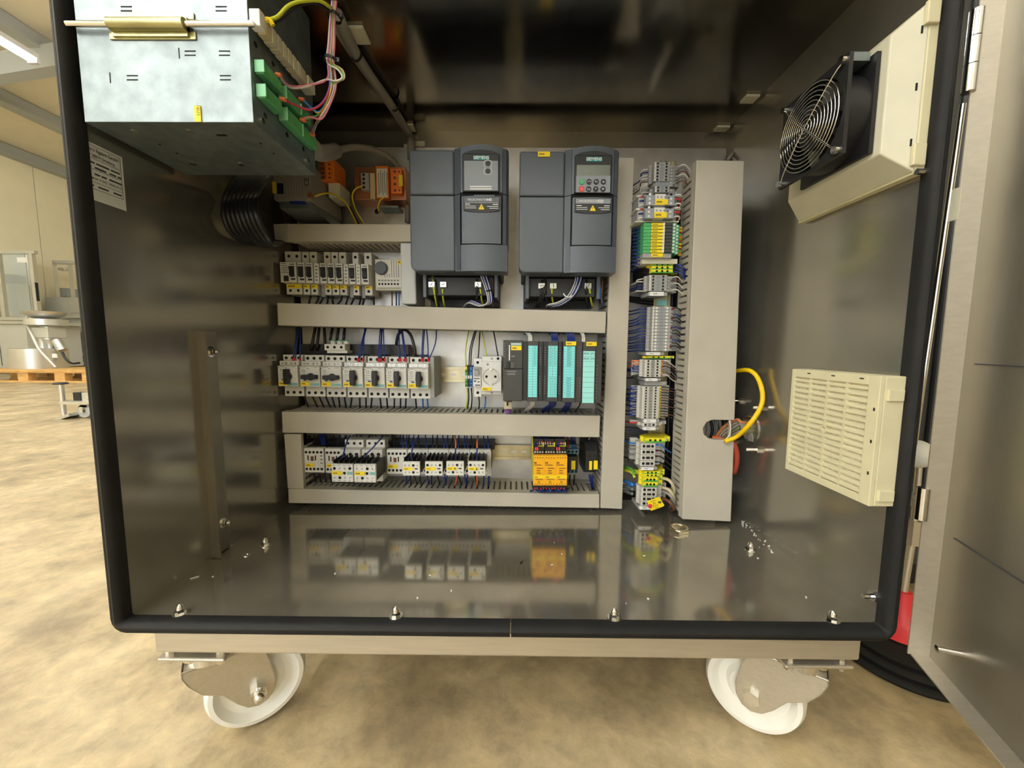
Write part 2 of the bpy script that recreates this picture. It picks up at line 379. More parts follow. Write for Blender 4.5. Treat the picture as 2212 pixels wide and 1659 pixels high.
part('inner_arm', pb(MB(), 124, 578, 142, 584, Y + .25, .1), 'alu', m2)
fr = MB()
for q in ((134, 680, 230, 687), (134, 687, 145, 786)): pb(fr, *q, Y - .1, .06)
part('stand_frame', fr, 'alu', m2)
part('valve_block', pb(MB(), 132, 720, 152, 740, Y - .1, .1), 'black', m2)
part('pipe', MB().tube([P(150, 730, Y - .1), P(165, 722, Y - .1), P(182, 720, Y - .1)], .03, 6), 'cable_cream', m2)
part('hose', MB().tube([P(185, 765, Y - .1), P(172, 768, Y - .1), P(169, 778, Y - .1), P(180, 785, Y - .1)], .022, 6), 'white', m2)
part('plug', MB().box(*[v for v in (P(86, 655, Y).x - .06, P(86, 655, Y).x, Y - .1, Y, P(86, 660, Y).z, P(86, 655, Y).z)]), 'black', m2)
# levelling jack stand with a caster
q = PZ(152, 903, Z0); Y = q.y
js = thing('levelling_jack', 'screw jack foot with handwheel on a wheeled steel frame', 'jack', q)
def jz(py): return P(140, py, Y).z
def jx(px): return P(px, 870, Y).x
part('handwheel', MB().lathe([(.002, jz(830)), (.042, jz(830)), (.046, jz(828)), (.036, jz(826)), (.002, jz(826.5))], (jx(135), Y, 0), (0, 0, 1), 16), 'black', js, 'auto')
part('spindle', MB().cyl((jx(136), Y, jz(898)), (jx(136), Y, jz(829)), .016, 10), 'alu', js, 'auto')
part('foot', MB().obox((jx(146), Y, jz(900)), (.07, 0, .025), (0, .06, 0), (-.003, 0, .01)), 'alu', js)
part('frame_bar', pb(MB(), 126, 867, 200, 874, Y - .03, .06), 'alu', js)
part('frame_tube', pb(MB(), 172, 848, 205, 866, Y + .02, .05), 'alu', js); part('end_plug', pb(MB(), 157, 848, 175, 866, Y + .015, .055), 'black', js)
part('caster_fork', pb(MB(), 166, 875, 188, 880, Y, .05).box(jx(176), jx(182), Y - .02, Y - .015, jz(890), jz(878)), 'alu', js)
part('caster_wheel', MB().lathe([(.012, -.02), (.05, -.02), (.055, -.01), (.055, .01), (.05, .02), (.012, .02)], (jx(179), Y + .02, Z0 + .055), (0, 1, 0), 18), 'beam', js, 'auto')

# ================= CABINET =================
XA, XB = -.486, .486          # inside faces of the side walls
ZF, ZR = .254, 1.092          # inside floor and roof
YB, YP = .472, .446           # back wall, mounting plate
cab = thing('control_cabinet', 'open stainless steel control cabinet on white wheels with black door seal', 'cabinet', (0, .24, Z0))
part('left_wall', MB().box(XA - .016, XA, .006, .5, ZF - .016, ZR + .016), 'steel_wall', cab)
# right wall with the round cable hole
def holed(mb, x, t, y0, y1, z0, z1, hy, hz, r, n=20):
    sq = []; k = n // 4
    for i in range(n):
        a = 2 * math.pi * i / n - math.pi * .75; c, s = math.cos(a), math.sin(a); m_ = max(abs(c), abs(s)); c2, s2 = c / m_, s / m_
        sq.append((hy + (c2 * (y1 - hy) if c2 > 0 else c2 * (hy - y0)), hz + (s2 * (z1 - hz) if s2 > 0 else s2 * (hz - z0)), hy + r * c, hz + r * s))
    v = []; f = []
    for xx in (x, x + t):
        for q in sq: v += [(xx, q[0], q[1]), (xx, q[2], q[3])]
    for i in range(n):
        j = (i + 1) % n
        f += [(2 * i, 2 * j, 2 * j + 1, 2 * i + 1), (2 * n + 2 * i, 2 * n + 2 * i + 1, 2 * n + 2 * j + 1, 2 * n + 2 * j), (2 * i + 1, 2 * j + 1, 2 * n + 2 * j + 1, 2 * n + 2 * i + 1), (2 * i, 2 * n + 2 * i, 2 * n + 2 * j, 2 * j)]
    return mb.add(v, f)
part('right_wall', holed(MB(), XB, .016, .006, .5, ZF - .016, ZR + .016, .307, .449, .026), 'steel_wall', cab)
part('back_wall', MB().box(XA, XB, YB, YB + .028, ZF - .016, ZR + .016), 'steel_wall', cab)
part('bottom_panel', MB().box(XA, XB, .006, YB, ZF - .016, ZF), 'steel_floor', cab)
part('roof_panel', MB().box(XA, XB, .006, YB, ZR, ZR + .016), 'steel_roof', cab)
part('mounting_plate', MB().box(-.478, .478, YP, YP + .003, ZF + .012, 1.045), 'plate', cab)
# seal: profile swept around the opening
prof = [(-.001, .012), (-.001, .001), (.0015, -.004), (.005, -.006), (.0088, -.0045), (.0105, -.0005), (.012, -.002), (.0145, -.0015), (.0165, .002), (.0165, .02)]
def path_rect(x0, x1, z0, z1, rc, gap):
    pts = [((x0 + x1) / 2 + .012 - gap, z0, 0, -1)]
    for (cx, cz, a0) in ((x0 + rc, z0 + rc, 270), (x0 + rc, z1 - rc, 180), (x1 - rc, z1 - rc, 90), (x1 - rc, z0 + rc, 0)):
        for k in range(5):
            a = R(a0 - k * 22.5); pts.append((cx + rc * math.cos(a), cz + rc * math.sin(a), math.cos(a), math.sin(a)))
    pts.append(((x0 + x1) / 2 + .012 + gap, z0, 0, -1)); return pts
gb = MB(); pr = path_rect(XA, XB, ZF, ZR, .004, .0006); n = len(prof); v = []
for (x, z, nx, nz) in pr: v += [(x + nx * a, b_, z + nz * a) for a, b_ in prof]
f = [(i * n + k, i * n + k + 1, (i + 1) * n + k + 1, (i + 1) * n + k) for i in range(len(pr) - 1) for k in range(n - 1)]
gb.add(v, f)
part('door_seal', gb, 'rubber', cab, 'auto')
# base frame
zb0, zb1 = .204, ZF - .0165
part('front_rail', MB().box(-.456, .467, .008, .048, zb0, zb1 - .001), 'steel_bright', cab, bevel=.003)
part('back_rail', MB().box(-.456, .467, .44, .48, zb0, zb1 - .001), 'steel_bright', cab, bevel=.003)
for s in (-.456, .427): part('side_rail', MB().box(s, s + .04, .048, .44, zb0, zb1 - .001), 'steel_bright', cab, bevel=.003)
part('left_upright', MB().box(XA, XA + .003, .150, .187, ZF + .002, .63).box(XA + .003, XA + .014, .150, .153, ZF + .002, .63), 'steel_door', cab, label='dull grey angle strip bolted to the left wall')
def acorn(mb, p, d, r=.006):
    p = Vector(p); d = Vector(d)
    mb.cyl(p, p + d * .0015, r * 1.5, 12); mb.cyl(p + d * .0015, p + d * .0075, r, 6); mb.cyl(p + d * .0075, p + d * .011, r * .8, 10, r * .7); mb.cyl(p + d * .011, p + d * .014, r * .7, 10, r * .25); return mb
for x, y in ((-.425, .016), (-.139, .015), (.148, .016), (.433, .016), (-.426, .195), (.433, .196)):
    part('cap_nut', acorn(MB(), (x, y, ZF), (0, 0, 1)), 'chrome', cab, 'auto')
for y, z in ((.172, .597), (.172, .306)):
    part('cap_nut', acorn(MB(), (XA + .003, y, z), (1, 0, 0)), 'chrome', cab, 'auto')
for y, z, l in ((.345, .498, .02), (.271, .496, .02), (.274, .414, .026), (.344, .414, .012), (.014, .29, .018)):
    b_ = MB().cyl((XB, y, z), (XB - .007, y, z), .007, 6).cyl((XB, y, z), (XB - l, y, z), .0032, 8)
    part('wall_bolt', b_, 'chrome', cab, 'auto')
# casters
def caster(sx, sy, hx, label=None):
    sg = 1 if hx > sx else -1; a = R(36) * sg
    t = Vector((math.cos(a) * sg, abs(math.sin(a)), 0)); nrm = Vector((t.y * sg, -abs(t.x), 0))   # trail direction, outer face normal
    c0 = Vector((sx, sy, 0)); zc = Z0 + .065; hub = c0 + t * .048 + Vector((0, 0, zc)); ez = Vector((0, 0, 1))
    fk = MB()
    top = zb0 - .028
    poly = [(-.036, top), (-.036, top - .010), (-.030, top - .024), (-.016, top - .044), (.006, zc + .012), (.022, zc - .010), (.034, zc - .022), (.048, zc - .026), (.060, zc - .021), (.068, zc - .008), (.070, zc + .008), (.064, zc + .04), (.054, top)]
    for s in (1, -1): fk.oprism(poly, c0, t, ez, nrm, s * .026, s * .029)
    fk.oprism([(-.036, top), (.054, top), (.054, top - .004), (-.036, top - .004)], c0, t, ez, nrm, -.029, .029)
    fk.oprism([(-.036, top), (-.036, top - .010), (-.030, top - .024), (-.016, top - .044), (-.012, top - .044), (-.026, top - .024), (-.032, top - .010), (-.032, top)], c0, t, ez, nrm, -.029, .029)
    f_ = part('caster', fk, 'steel_bright', cab, bevel=.002, label=label)
    part('swivel_ring', MB().cyl((sx, sy, top - .001), (sx, sy, zb0 - .0145), .036, 24), 'chrome', f_, 'auto')
    part('top_plate', MB().box(sx - .045, sx + .045, sy - .042, sy + .042, zb0 - .0145, zb0 - .0095), 'steel_bright', f_, bevel=.002)
    for i in (-1, 1):
        for j in (-1, 1): part('plate_bolt', MB().cyl((sx + i * .034, sy + j * .032, zb0 - .022), (sx + i * .034, sy + j * .032, zb0), .0055, 6), 'chrome', f_)
    w = .020
    wp = [(.010, -w), (.030, -w * .9), (.036, -w * .45), (.046, -w * .5), (.054, -w), (.060, -w * .95), (.0642, -w * .5), (.065, 0), (.0642, w * .5), (.060, w * .95), (.054, w), (.046, w * .5), (.036, w * .45), (.030, w * .9), (.010, w)]
    part('wheel', MB().lathe(wp, hub, nrm, 48), 'nylon', f_, 'auto')
    e = hub + nrm * .029
    ax = MB().cyl(hub - nrm * .04, e + nrm * .002, .007, 12).cyl(e, e + nrm * .009, .011, 6)
    if sg > 0: ax.cyl(e + nrm * .009, e + nrm * .014, .0085, 12).sphere(e + nrm * .016, .0078, 12)
    part('axle_bolt', ax, 'chrome', f_, 'auto')
    return f_
caster(-.412, .052, 1, 'white wheeled caster with domed axle nut'); caster(.418, .052, -1, 'white wheeled caster with hexagonal axle bolt')
caster(-.412, .43, 1); caster(.418, .43, -1)
# door
DA = Vector((.522, -.001, 0)); DT = Vector((-.335, -.942, 0)).normalized(); DN = Vector((.942, -.335, 0)); DZ = Vector((0, 0, 1))
dz0, dz1, DL, DD = .223, 1.13, .95, .017
def dbox(mb, u0, u1, n0, n1, z0_, z1_):
    return mb.obox(DA + DT * (u0 + u1) / 2 + DN * (n0 + n1) / 2 + DZ * (z0_ + z1_) / 2, DT * (u1 - u0) / 2, DN * (n1 - n0) / 2, DZ * (z1_ - z0_) / 2)
def on_door(px, py):
    d = ray(px, py); o = DA + DN * DD; t = (o - CAM).dot(DN) / d.dot(DN); return CAM + d * t
dr = part('door', dbox(MB(), 0, DL, DD, DD + .003, dz0, dz1), 'steel_door', cab, label='stainless steel door swung open on the right')
part('door_flange', dbox(MB(), 0, .002, -.004, DD, dz0, dz1), 'steel_bright', dr)
part('door_flange', dbox(MB(), .002, DL, -.002, DD, dz0, dz0 + .002), 'steel_bright', dr)
part('door_flange', dbox(MB(), .002, DL, -.002, DD, dz1 - .002, dz1), 'steel_bright', dr)
part('door_flange', dbox(MB(), DL - .002, DL, -.002, DD, dz0 + .002, dz1 - .002), 'steel_bright', dr)
for p in ((2120, 787), (2120, 1200)):
    z = on_door(*p).z
    part('seam', dbox(MB(), .02, DL - .01, DD - .0012, DD - .0002, z - .0006, z + .0006), 'print', dr)
q = on_door(2078, 1412); part('stud', MB().cyl(q, q - DN * .022, .0038, 10), 'chrome', dr, 'auto')
hx = P(2101, 110, .0)
hg = MB()
for k in range(3): hg.cyl((hx.x, 0, P(2101, 200 - k * 60, 0).z), (hx.x, 0, P(2101, 142 - k * 60, 0).z), .0062, 16)
part('hinge', hg, 'chrome', dr, 'auto')
part('hinge', MB().cyl((hx.x, 0, .40), (hx.x, 0, .44), .0062, 16), 'chrome', dr, 'auto')
part('hinge_rod', MB().cyl(P(2080, 225, .008), P(1990, 850, .012), .003, 10).cyl(P(1990, 850, .012), P(1975, 960, .012), .003, 10), 'chrome', cab, 'auto')
part('gap_shade_strip', MB().box(.504, .506, .004, .03, .46, ZR + .02), 'black', cab)  # black strip added to block the view and darken the hinge gap
part('rating_strip', MB().box(.5175, .5185, -.003, .012, P(2066, 475, 0).z, P(2072, 405, 0).z), 'beige_pale', cab)
# ---- floor stand behind the door gap and a block added as the dark shade beyond
fs = thing('floor_stand', 'red coned stand with white ball knob on a black ribbed rubber foot', 'stand', (.742, .22, Z0))
fp = [(.01, 0), (.108, 0), (.112, .006), (.106, .012), (.1, .013), (.104, .02), (.097, .026), (.090, .027), (.093, .034), (.083, .04), (.05, .044), (.01, .046)]
part('rubber_foot', MB().lathe([(r, h + Z0) for r, h in fp], (.742, .22, 0), (0, 0, 1), 40), 'rubber', fs, 'auto')
part('red_cone', MB().lathe([(.005, .046), (.046, .046), (.032, .058), (.020, .078), (.0145, .1), (.012, .122), (.005, .123)], (.735, .22, Z0), (0, 0, 1), 24), 'red', fs, 'auto')
part('rod', MB().cyl((.735, .22, Z0 + .12), (.74, .22, .27), .006, 10), 'steel_bright', fs, 'auto')
part('hex_coupling', MB().cyl((.74, .22, .255), (.74, .22, .30), .011, 6), 'steel_bright', fs)
part('upper_rod', MB().cyl((.74, .22, .30), (.738, .22, .41), .005, 10), 'steel_bright', fs, 'auto')
part('bracket', MB().box(.715, .765, .195, .235, .332, .348), 'alu', fs)
part('ball_knob', MB().lathe([(max(0.0245 * math.sin(math.pi * i / 10), 1e-5), -.0245 * math.cos(math.pi * i / 10)) for i in range(11)], (.727, .215, .424), (0, 0, 1), 20, False), 'white', fs, True)
dm = thing('dark_backing', 'added dark block standing in for the shade behind the cabinet hinge side', 'machine', (1.5, .95, Z0))
part('housing', MB().box(.9, 2.6, .42, 1.5, Z0 + .06, 1.6), 'plc', dm); part('plinth', MB().box(.92, 2.56, .44, 1.46, Z0, Z0 + .06), 'black', dm)
part('backing_front', MB().box(.95, 2.5, .408, .42, Z0 + .12, 1.5), 'vfd_dark', dm, bevel=.005)
# ================= device helpers =================
def hole(parent, x, z, y, r=.0022, mat='hole', name='screw_hole', n=10):
    return part(name, MB().cyl((x, y + .001, z), (x, y - .0004, z), r, n), mat, parent)
def screw(parent, x, z, y, r=.0024):
    a = random.uniform(0, 3); c, s = math.cos(a) * r * .8, math.sin(a) * r * .8
    o = part('screw', MB().cyl((x, y + .001, z), (x, y - .0006, z), r, 10), 'alu', parent)
    part('slot', MB().obox((x, y - .0008, z), (c, 0, s), (0, .0003, 0), (-s * .16, 0, c * .16)), 'hole', o); return o
def pr_(parent, rects, y, mat='print', name='print'):   # flat print: (x0,x1,z,h)
    mb = MB()
    for x0, x1, z, h in rects: mb.box(x0, x1, y - .0003, y, z, z + h)
    return part(name, mb, mat, parent)
def tagp(parent, x0, x1, z0, z1, y, mat='tag', dash=True, name='marker_tag'):
    t = part(name, MB().box(x0, x1, y - .0012, y, z0, z1), mat, parent)
    if dash:
        w = x1 - x0; h = z1 - z0
        pr_(t, [(x0 + w * .12 + k * w * .11, x0 + w * .19 + k * w * .11, z0 + h * .35, h * .28) for k in range(4)], y - .0013)
    return t
def span(px0, py0, px1, py1, Y):
    a = P(px0, py0, Y); b = P(px1, py1, Y); return a.x, b.x, b.z, a.z     # x0,x1,z0,z1
FING = {}
def fingers_h(d, xs, zf, y0, y1, up):
    for x in xs:
        z = zf(x)
        if 'h' not in FING:
            o = part('finger', MB().box(x - .0042, x + .0042, y0, y1, z - .0008, z + .0008), 'duct', d); FING['h'] = o; FING['hp'] = Vector((x, y0, z))
        else:
            o = FING['h'].copy(); lk(o); o.parent = d; o.location = Vector((x, y0, z)) - FING['hp'] - WL[d.name] + WL[FING['h'].name]; WL[o.name] = WL[d.name]
            o.scale.y = 1
def fingers_v(d, zs, xf, y0, y1):
    for z in zs:
        x = xf(z); part('finger', MB().box(x - .0008, x + .0008, y0, y1, z - .0042, z + .0042), 'duct', d)
def hduct(tl, tr, bl, br, yf, label, top=True, bot=True, skip_top=None):
    a, b, c, e = (P(*q, yf) for q in (tl, tr, bl, br))
    d = thing('wiring_duct', label, 'wiring duct', ((a.x + b.x) / 2, yf, min(c.z, e.z)))
    poly = [(c.x, c.z), (e.x, e.z), (b.x, b.z), (a.x, a.z)]
    part('cover', MB().prism(poly, 'y', yf, yf + .012), 'duct', d, bevel=.0015)
    part('base', MB().prism(poly, 'y', YP - .002, YP), 'duct', d)
    n = int((b.x - a.x - .02) / .0125)
    def lin(p, q): return lambda x: p.z + (q.z - p.z) * (x - p.x) / (q.x - p.x)
    xs = [a.x + .012 + k * .0125 for k in range(n)]
    for flag, fn, s in ((top, lin(a, b), -1), (bot, lin(c, e), 1)):
        if not flag: continue
        part('side_rim', MB().prism([(a.x, fn(a.x) + s * .001 - .0009), (b.x, fn(b.x) + s * .001 - .0009), (b.x, fn(b.x) + s * .001 + .0009), (a.x, fn(a.x) + s * .001 + .0009)], 'y', yf + .011, yf + .02), 'duct', d)
        part('side_strip', MB().prism([(a.x, fn(a.x) + s * .001 - .0009), (b.x, fn(b.x) + s * .001 - .0009), (b.x, fn(b.x) + s * .001 + .0009), (a.x, fn(a.x) + s * .001 + .0009)], 'y', YP - .02, YP - .002), 'duct', d)
        for x in xs:
            z = fn(x) + s * .001; k = ('h', round(yf, 3))
            if k not in FING:
                FING[k] = part('finger', MB().box(x - .0042, x + .0042, yf + .019, YP - .018, z - .0009, z + .0009), 'duct', d); FING[k, 'p'] = Vector((x, 0, z))
            else:
                o = FING[k].copy(); lk(o); o.parent = d; WL[o.name] = WL[d.name]
                o.location = Vector((x, 0, z)) - FING[k, 'p'] + WL[FING[k].name] - WL[d.name]
    return d
# ================= ducts, rails =================
dt = hduct((622, 483), (890, 484), (626, 521), (890, 522), .35, 'short grey wiring duct above the row of circuit breakers', True, True)
a = P(590, 484, .345); b = P(623, 483, .345); c = P(622, 521, .345); e = P(594, 518, .345)
part('end_cover', MB().prism([(e.x, e.z), (c.x, c.z), (b.x, b.z), (a.x, a.z)], 'y', .345, .36), 'duct', dt, bevel=.001)
hduct((598, 654), (1310, 673), (600, 703), (1308, 720), .35, 'long grey wiring duct between circuit breakers and motor switches')
hduct((608, 889), (1297, 898), (610, 935), (1295, 945), .35, 'long grey wiring duct between motor switches and contactors')
hduct((622, 1056), (1295, 1068), (623, 1087), (1295, 1098), .35, 'lowest long grey wiring duct just above the cabinet floor')
def vduct(poly, yf, xl, xr, z0, z1, label, left=True, right=True, lip=0, yb=None):
    yb = yb or YP
    d = thing('wiring_duct', label, 'wiring duct', ((xl(z0) + xr(z0)) / 2, yf, z0))
    part('cover', MB().prism(poly, 'y', yf, yf + .012), 'duct', d, bevel=.0015)
    for fn_, s_ in ((xl, 1), (xr, -1)):
        if lip: part('cover_lip', MB().prism([(fn_(z0), z0), (fn_(z0) + s_ * .002, z0), (fn_(z1) + s_ * .002, z1), (fn_(z1), z1)], 'y', yf + .012, yf + lip), 'duct', d)
    part('base', MB().prism([(xl(z0), z0), (xr(z0), z0), (xr(z1), z1), (xl(z1), z1)], 'y', yb - .002, yb), 'duct', d)
    n = int((z1 - z0 - .02) / .0125); p0 = None
    for flag, fn, s in ((left, xl, 1), (right, xr, -1)):
        if not flag: continue
        for k in range(n):
            z = z0 + .012 + k * .0125; x = fn(z) + s * .001
            if p0 is None: p0 = part('finger', MB().box(x - .0009, x + .0009, yf + .02 if lip else yf + .012, yb - .002, z - .0042, z + .0042), 'duct', d); pp = Vector((x, 0, z))
            else:
                o = p0.copy(); lk(o); o.parent = d; WL[o.name] = WL[d.name]; o.location = Vector((x, 0, z)) - pp
    return d
def lf(p, q): return lambda z: p.x + (q.x - p.x) * (z - p.z) / (q.z - p.z)
A = [P(*q, .35) for q in ((1326, 340), (1370, 340), (1344, 1100), (1297, 1098))]
vduct([(A[3].x, A[3].z), (A[2].x, A[2].z), (A[1].x, A[1].z), (A[0].x, A[0].z)], .35, lf(A[3], A[0]), lf(A[2], A[1]), A[3].z, A[0].z, 'narrow upright grey wiring duct left of the terminal column')
A = [P(*q, .29) for q in ((1505, 345), (1608, 347), (1579, 1127), (1474, 1122))]
N = [P(*q, .29) for q in ((1587, 908), (1540, 907), (1527, 912), (1519, 925), (1521, 938), (1531, 947), (1545, 950), (1586, 951))]
vduct([(A[3].x, A[3].z), (A[2].x, A[2].z), (N[7].x, N[7].z), (N[6].x, N[6].z), (N[5].x, N[5].z), (N[4].x, N[4].z), (N[3].x, N[3].z), (N[2].x, N[2].z), (N[1].x, N[1].z), (N[0].x, N[0].z), (A[1].x, A[1].z), (A[0].x, A[0].z)],
      .29, lf(A[3], A[0]), lf(A[2], A[1]), A[3].z, A[0].z, 'wide upright grey wiring duct with a rounded cable cutout, at the right', True, False, .02, .352)
A = [P(*q, .352) for q in ((613, 938), (649, 938), (656, 1056), (621, 1055))]
vduct([(q.x, q.z) for q in (A[3], A[2], A[1], A[0])], .352, lf(A[3], A[0]), lf(A[2], A[1]), A[3].z, A[0].z, 'short upright grey duct piece left of the contactors', False, True)
x0, x1, z0, z1 = span(864, 524, 899, 657, .352)
d = thing('wiring_duct', 'short pale grey duct piece beside the thermostat and left drive', 'wiring duct', ((x0 + x1) / 2, .36, z0))
part('cover', MB().box(x0, x1, .352, .36, z0, z1), 'duct_light', d, bevel=.003); part('base', MB().box(x0 + .003, x1 - .003, .36, YP, z0, z1), 'duct_light', d)
def rail(x0, x1, zc, label):
    t = thing('din_rail', label, 'rail', ((x0 + x1) / 2, YP, zc - .0175)); b = MB()
    b.box(x0, x1, YP - .0085, YP - .0075, zc + .0125, zc + .0175).box(x0, x1, YP - .0085, YP - .0075, zc - .0175, zc - .0125)
    b.box(x0, x1, YP - .0085, YP - .0005, zc + .0115, zc + .0125).box(x0, x1, YP - .0085, YP - .0005, zc - .0125, zc - .0115).box(x0, x1, YP - .0015, YP - .0005, zc - .0115, zc + .0115)
    part('profile', b, 'rail', t)
    k = x0 + .01
    while k < x1 - .02:
        part('slot', MB().prism([(k + .004, zc - .0031), (k + .013, zc - .0031), (k + .016, zc), (k + .013, zc + .0031), (k + .004, zc + .0031), (k + .001, zc)], 'y', YP - .0018, YP - .0014), 'plate', t); k += .025
    return t
rail(-.47, -.21, P(700, 590, YP).z, 'zinc mounting rail behind the circuit breakers')
rail(-.47, .0, P(970, 809, YP - .008).z, 'zinc mounting rail between motor switches and the socket')
rail(-.43, .19, P(1110, 977, YP - .008).z, 'zinc mounting rail with slots left of the yellow relays')
# vertical rail of the terminal column
YT = .378
vx = P(1430, 650, YT - .008).x
t = thing('din_rail', 'upright zinc rail under the terminal column', 'rail', (vx, YT, .29)); b = MB()
for s in (-1, 1): b.box(vx + s * .0125, vx + s * .0175, YT - .0085, YT - .0075, .27, .985).box(vx + s * .0115, vx + s * .0125, YT - .0085, YT - .0005, .27, .985)
b.box(vx - .0115, vx + .0115, YT - .0015, YT - .0005, .27, .985); part('profile', b, 'rail', t)
for z_ in (.29, .64, .98): part('standoff', MB().cyl((vx, YT - .001, z_), (vx, YP, z_), .008, 6), 'nickel', t)
z1 = P(1435, 648, YT).z; part('stop_clip', MB().box(vx - .0115, vx + .0115, YT - .004, YT - .0015, z1 - .012, z1), 'cyan_pale', t)

# ================= frequency drives =================
def curved(mb, x0, x1, z0, z1, yf, bulge, yb, n=12, topb=0.):
    v = []; f = []
    for i in range(n + 1):
        u = i / n; x = x0 + (x1 - x0) * u; y = yf - bulge * (1 - (2 * u - 1) ** 2); dz = topb * (1 - (2 * u - 1) ** 2)
        v += [(x, y, z0), (x, y, z1 + dz), (x, yb, z1 + dz), (x, yb, z0)]
    for i in range(n):
        a, b = 4 * i, 4 * i + 4
        f += [(a, b, b + 1, a + 1), (a + 1, b + 1, b + 2, a + 2), (a + 2, b + 2, b + 3, a + 3), (a + 3, b + 3, b, a)]
    f += [(0, 1, 2, 3), (4 * n + 3, 4 * n + 2, 4 * n + 1, 4 * n)]
    return mb.add(v, f)
def drive(ox, oz, kind, label, pxm):
    """ox, oz: px origin (left edge, top) of the cover; pixel offsets measured on the photograph"""
    YL = .298
    def X(px): return P(px, 450, YL).x
    def Z(py): return P(ox, py, YL).z
    t = thing('frequency_drive', label, 'drive', (X(ox + 105), .38, Z(oz + 335)))
    T = oz; xs = X
    L0, L1, C0, C1, R1 = xs(ox), xs(ox + 97), xs(ox + 111), xs(ox + 200), xs(ox + 213)
    zt, zs, zb = Z(T + 4), Z(T + 102), Z(T + 266)
    part('rear_housing', MB().box(L0 + .006, R1 - .012, .335, YP - .004, Z(T + 268), Z(T + 6)), 'vfd_dark', t, bevel=.002)
    part('upper_left_cover', MB().box(L0, L1 - .0004, YL, .34, zs + .0006, zt), 'vfd', t, bevel=.003)
    # lower-left cover with a rounded outer corner
    r = .011; poly = [(L0, zs - .0006), (L0, zb + r)] + [(L0 + r - r * math.cos(R(a)), zb + r - r * math.sin(R(a))) for a in (30, 60, 90)] + [(L1 - .0004, zb), (L1 - .0004, zs - .0006)]
    part('lower_left_cover', MB().prism(poly, 'y', YL, .34), 'vfd', t, bevel=.002)
    part('upper_bridge', MB().prism([(L1, YL), (C0 - .0006, YL - .006), (C0 - .0006, .33), (L1, .33)], 'z', zs + .0006, zt + .001), 'vfd', t)
    # upper right: domed frame
    part('panel_frame', curved(MB(), C0, C1, zs + .0025, zt + .001, YL - .006, .0035, .33, 14, .004), 'vfd', t, 'auto')
    part('upper_side_cover', MB().prism([(C1 + .0006, YL - .006), (R1 - .004, YL - .002), (R1, YL + .006), (R1, .34), (C1 + .0006, .34)], 'z', zs + .0006, zt), 'vfd', t)
    # operator panel
    yo = YL - .0125
    p0, p1, q0, q1 = xs(ox + 116), xs(ox + 194), Z(T + 100), Z(T + 19)
    op = part('operator_panel', MB().box(p0, p1, yo, YL - .004, q0, q1), 'vfd_dark', t, bevel=.0015)
    part('brow', MB().prism([(p0 + .001, q1 - .001)] + [(p0 + (p1 - p0) * k / 8, q1 + .0065 * (1 - (k / 4 - 1) ** 2)) for k in range(1, 8)] + [(p1 - .001, q1 - .001)], 'y', yo - .0005, YL - .005), 'vfd_dark', op)
    bx = (p0 + p1) / 2
    lb = part('brand_badge', MB().box(xs(ox + 140), xs(ox + 172), yo - .0006, yo, Z(T + 33), Z(T + 24)), 'teal', op)
    text('SIEMENS', .0078, (xs(ox + 156), yo - .0008, (Z(T + 33) + Z(T + 24)) / 2), 'white', lb.parent, bold=.02)
    if kind == 440:
        part('blank_plate', MB().box(xs(ox + 120), xs(ox + 191), yo - .0008, yo, Z(T + 98), Z(T + 35)), 'vfd_panel', op)
        cx, cz = xs(ox + 170), Z(T + 49); yy = yo - .0009
        ring = MB().tube([(cx, yy, cz + .0125), (cx + .006, yy, cz + .011), (cx + .0072, yy, cz + .0062), (cx + .0052, yy, cz), (cx + .0072, yy, cz - .0062), (cx + .006, yy, cz - .011), (cx, yy, cz - .0125), (cx - .006, yy, cz - .011), (cx - .0072, yy, cz - .0062), (cx - .0052, yy, cz), (cx - .0072, yy, cz + .0062), (cx - .006, yy, cz + .011), (cx, yy, cz + .0125)], .0006, 5)
        part('window_ring', ring, 'white', op)
        for s in (-1, 1): part('indicator_window', MB().lathe([(.0001, 0), (.0046, 0), (.0046, .0008), (.0001, .0008)], (cx, yo - .0014, cz + s * .0068), (0, 1, 0), 14).xf(Matrix.Identity(4)), 'vfd_dark', op)
        pr_(op, [(xs(ox + 132), xs(ox + 178), Z(T + 91), .0022), (xs(ox + 132), xs(ox + 178), Z(T + 96), .0022)], yo - .0008, 'white')
    else:
        part('display_bezel', MB().box(xs(ox + 118), xs(ox + 192), yo - .0006, yo, Z(T + 64), Z(T + 39)), 'black', op)
        part('display', MB().box(xs(ox + 120), xs(ox + 190), yo - .001, yo, Z(T + 64), Z(T + 41)), 'lcd', op)
        part('keypad', MB().box(xs(ox + 119), xs(ox + 191), yo - .0012, yo, Z(T + 99), Z(T + 64)), 'vfd_panel', op)
        for r_ in range(2):
            for c_ in range(4):
                kx = xs(ox + 131 + c_ * 15.1 - r_ * .5); kz = Z(T + 77 + r_ * 15.5); m_ = 'black' if c_ else ('relay_green' if r_ == 0 else 'red')
                kb = part('key', MB().cyl((kx, yo - .0012, kz), (kx, yo - .0026, kz), .0048, 18), m_, op)
                s = (('I', '~', 'Fn', '^'), ('0', 'jog', 'P', 'v'))[r_][c_]; yt = yo - .0028
                if s == '~': part('symbol', MB().tube([(kx - .0032, yt, kz - .0008), (kx - .001, yt, kz + .0008), (kx + .001, yt, kz + .0008), (kx + .0032, yt, kz - .0008)], .0005, 5), 'white', op)
                elif s in '^v': part('symbol', MB().prism([(kx - .002, kz - .0012 * (1 if s == '^' else -1)), (kx + .002, kz - .0012 * (1 if s == '^' else -1)), (kx, kz + .0016 * (1 if s == '^' else -1))], 'y', yt, yt + .0002), 'white', op)
                else: text(s, .0052 if len(s) < 3 else .0045, (kx, yt, kz), 'white', op)
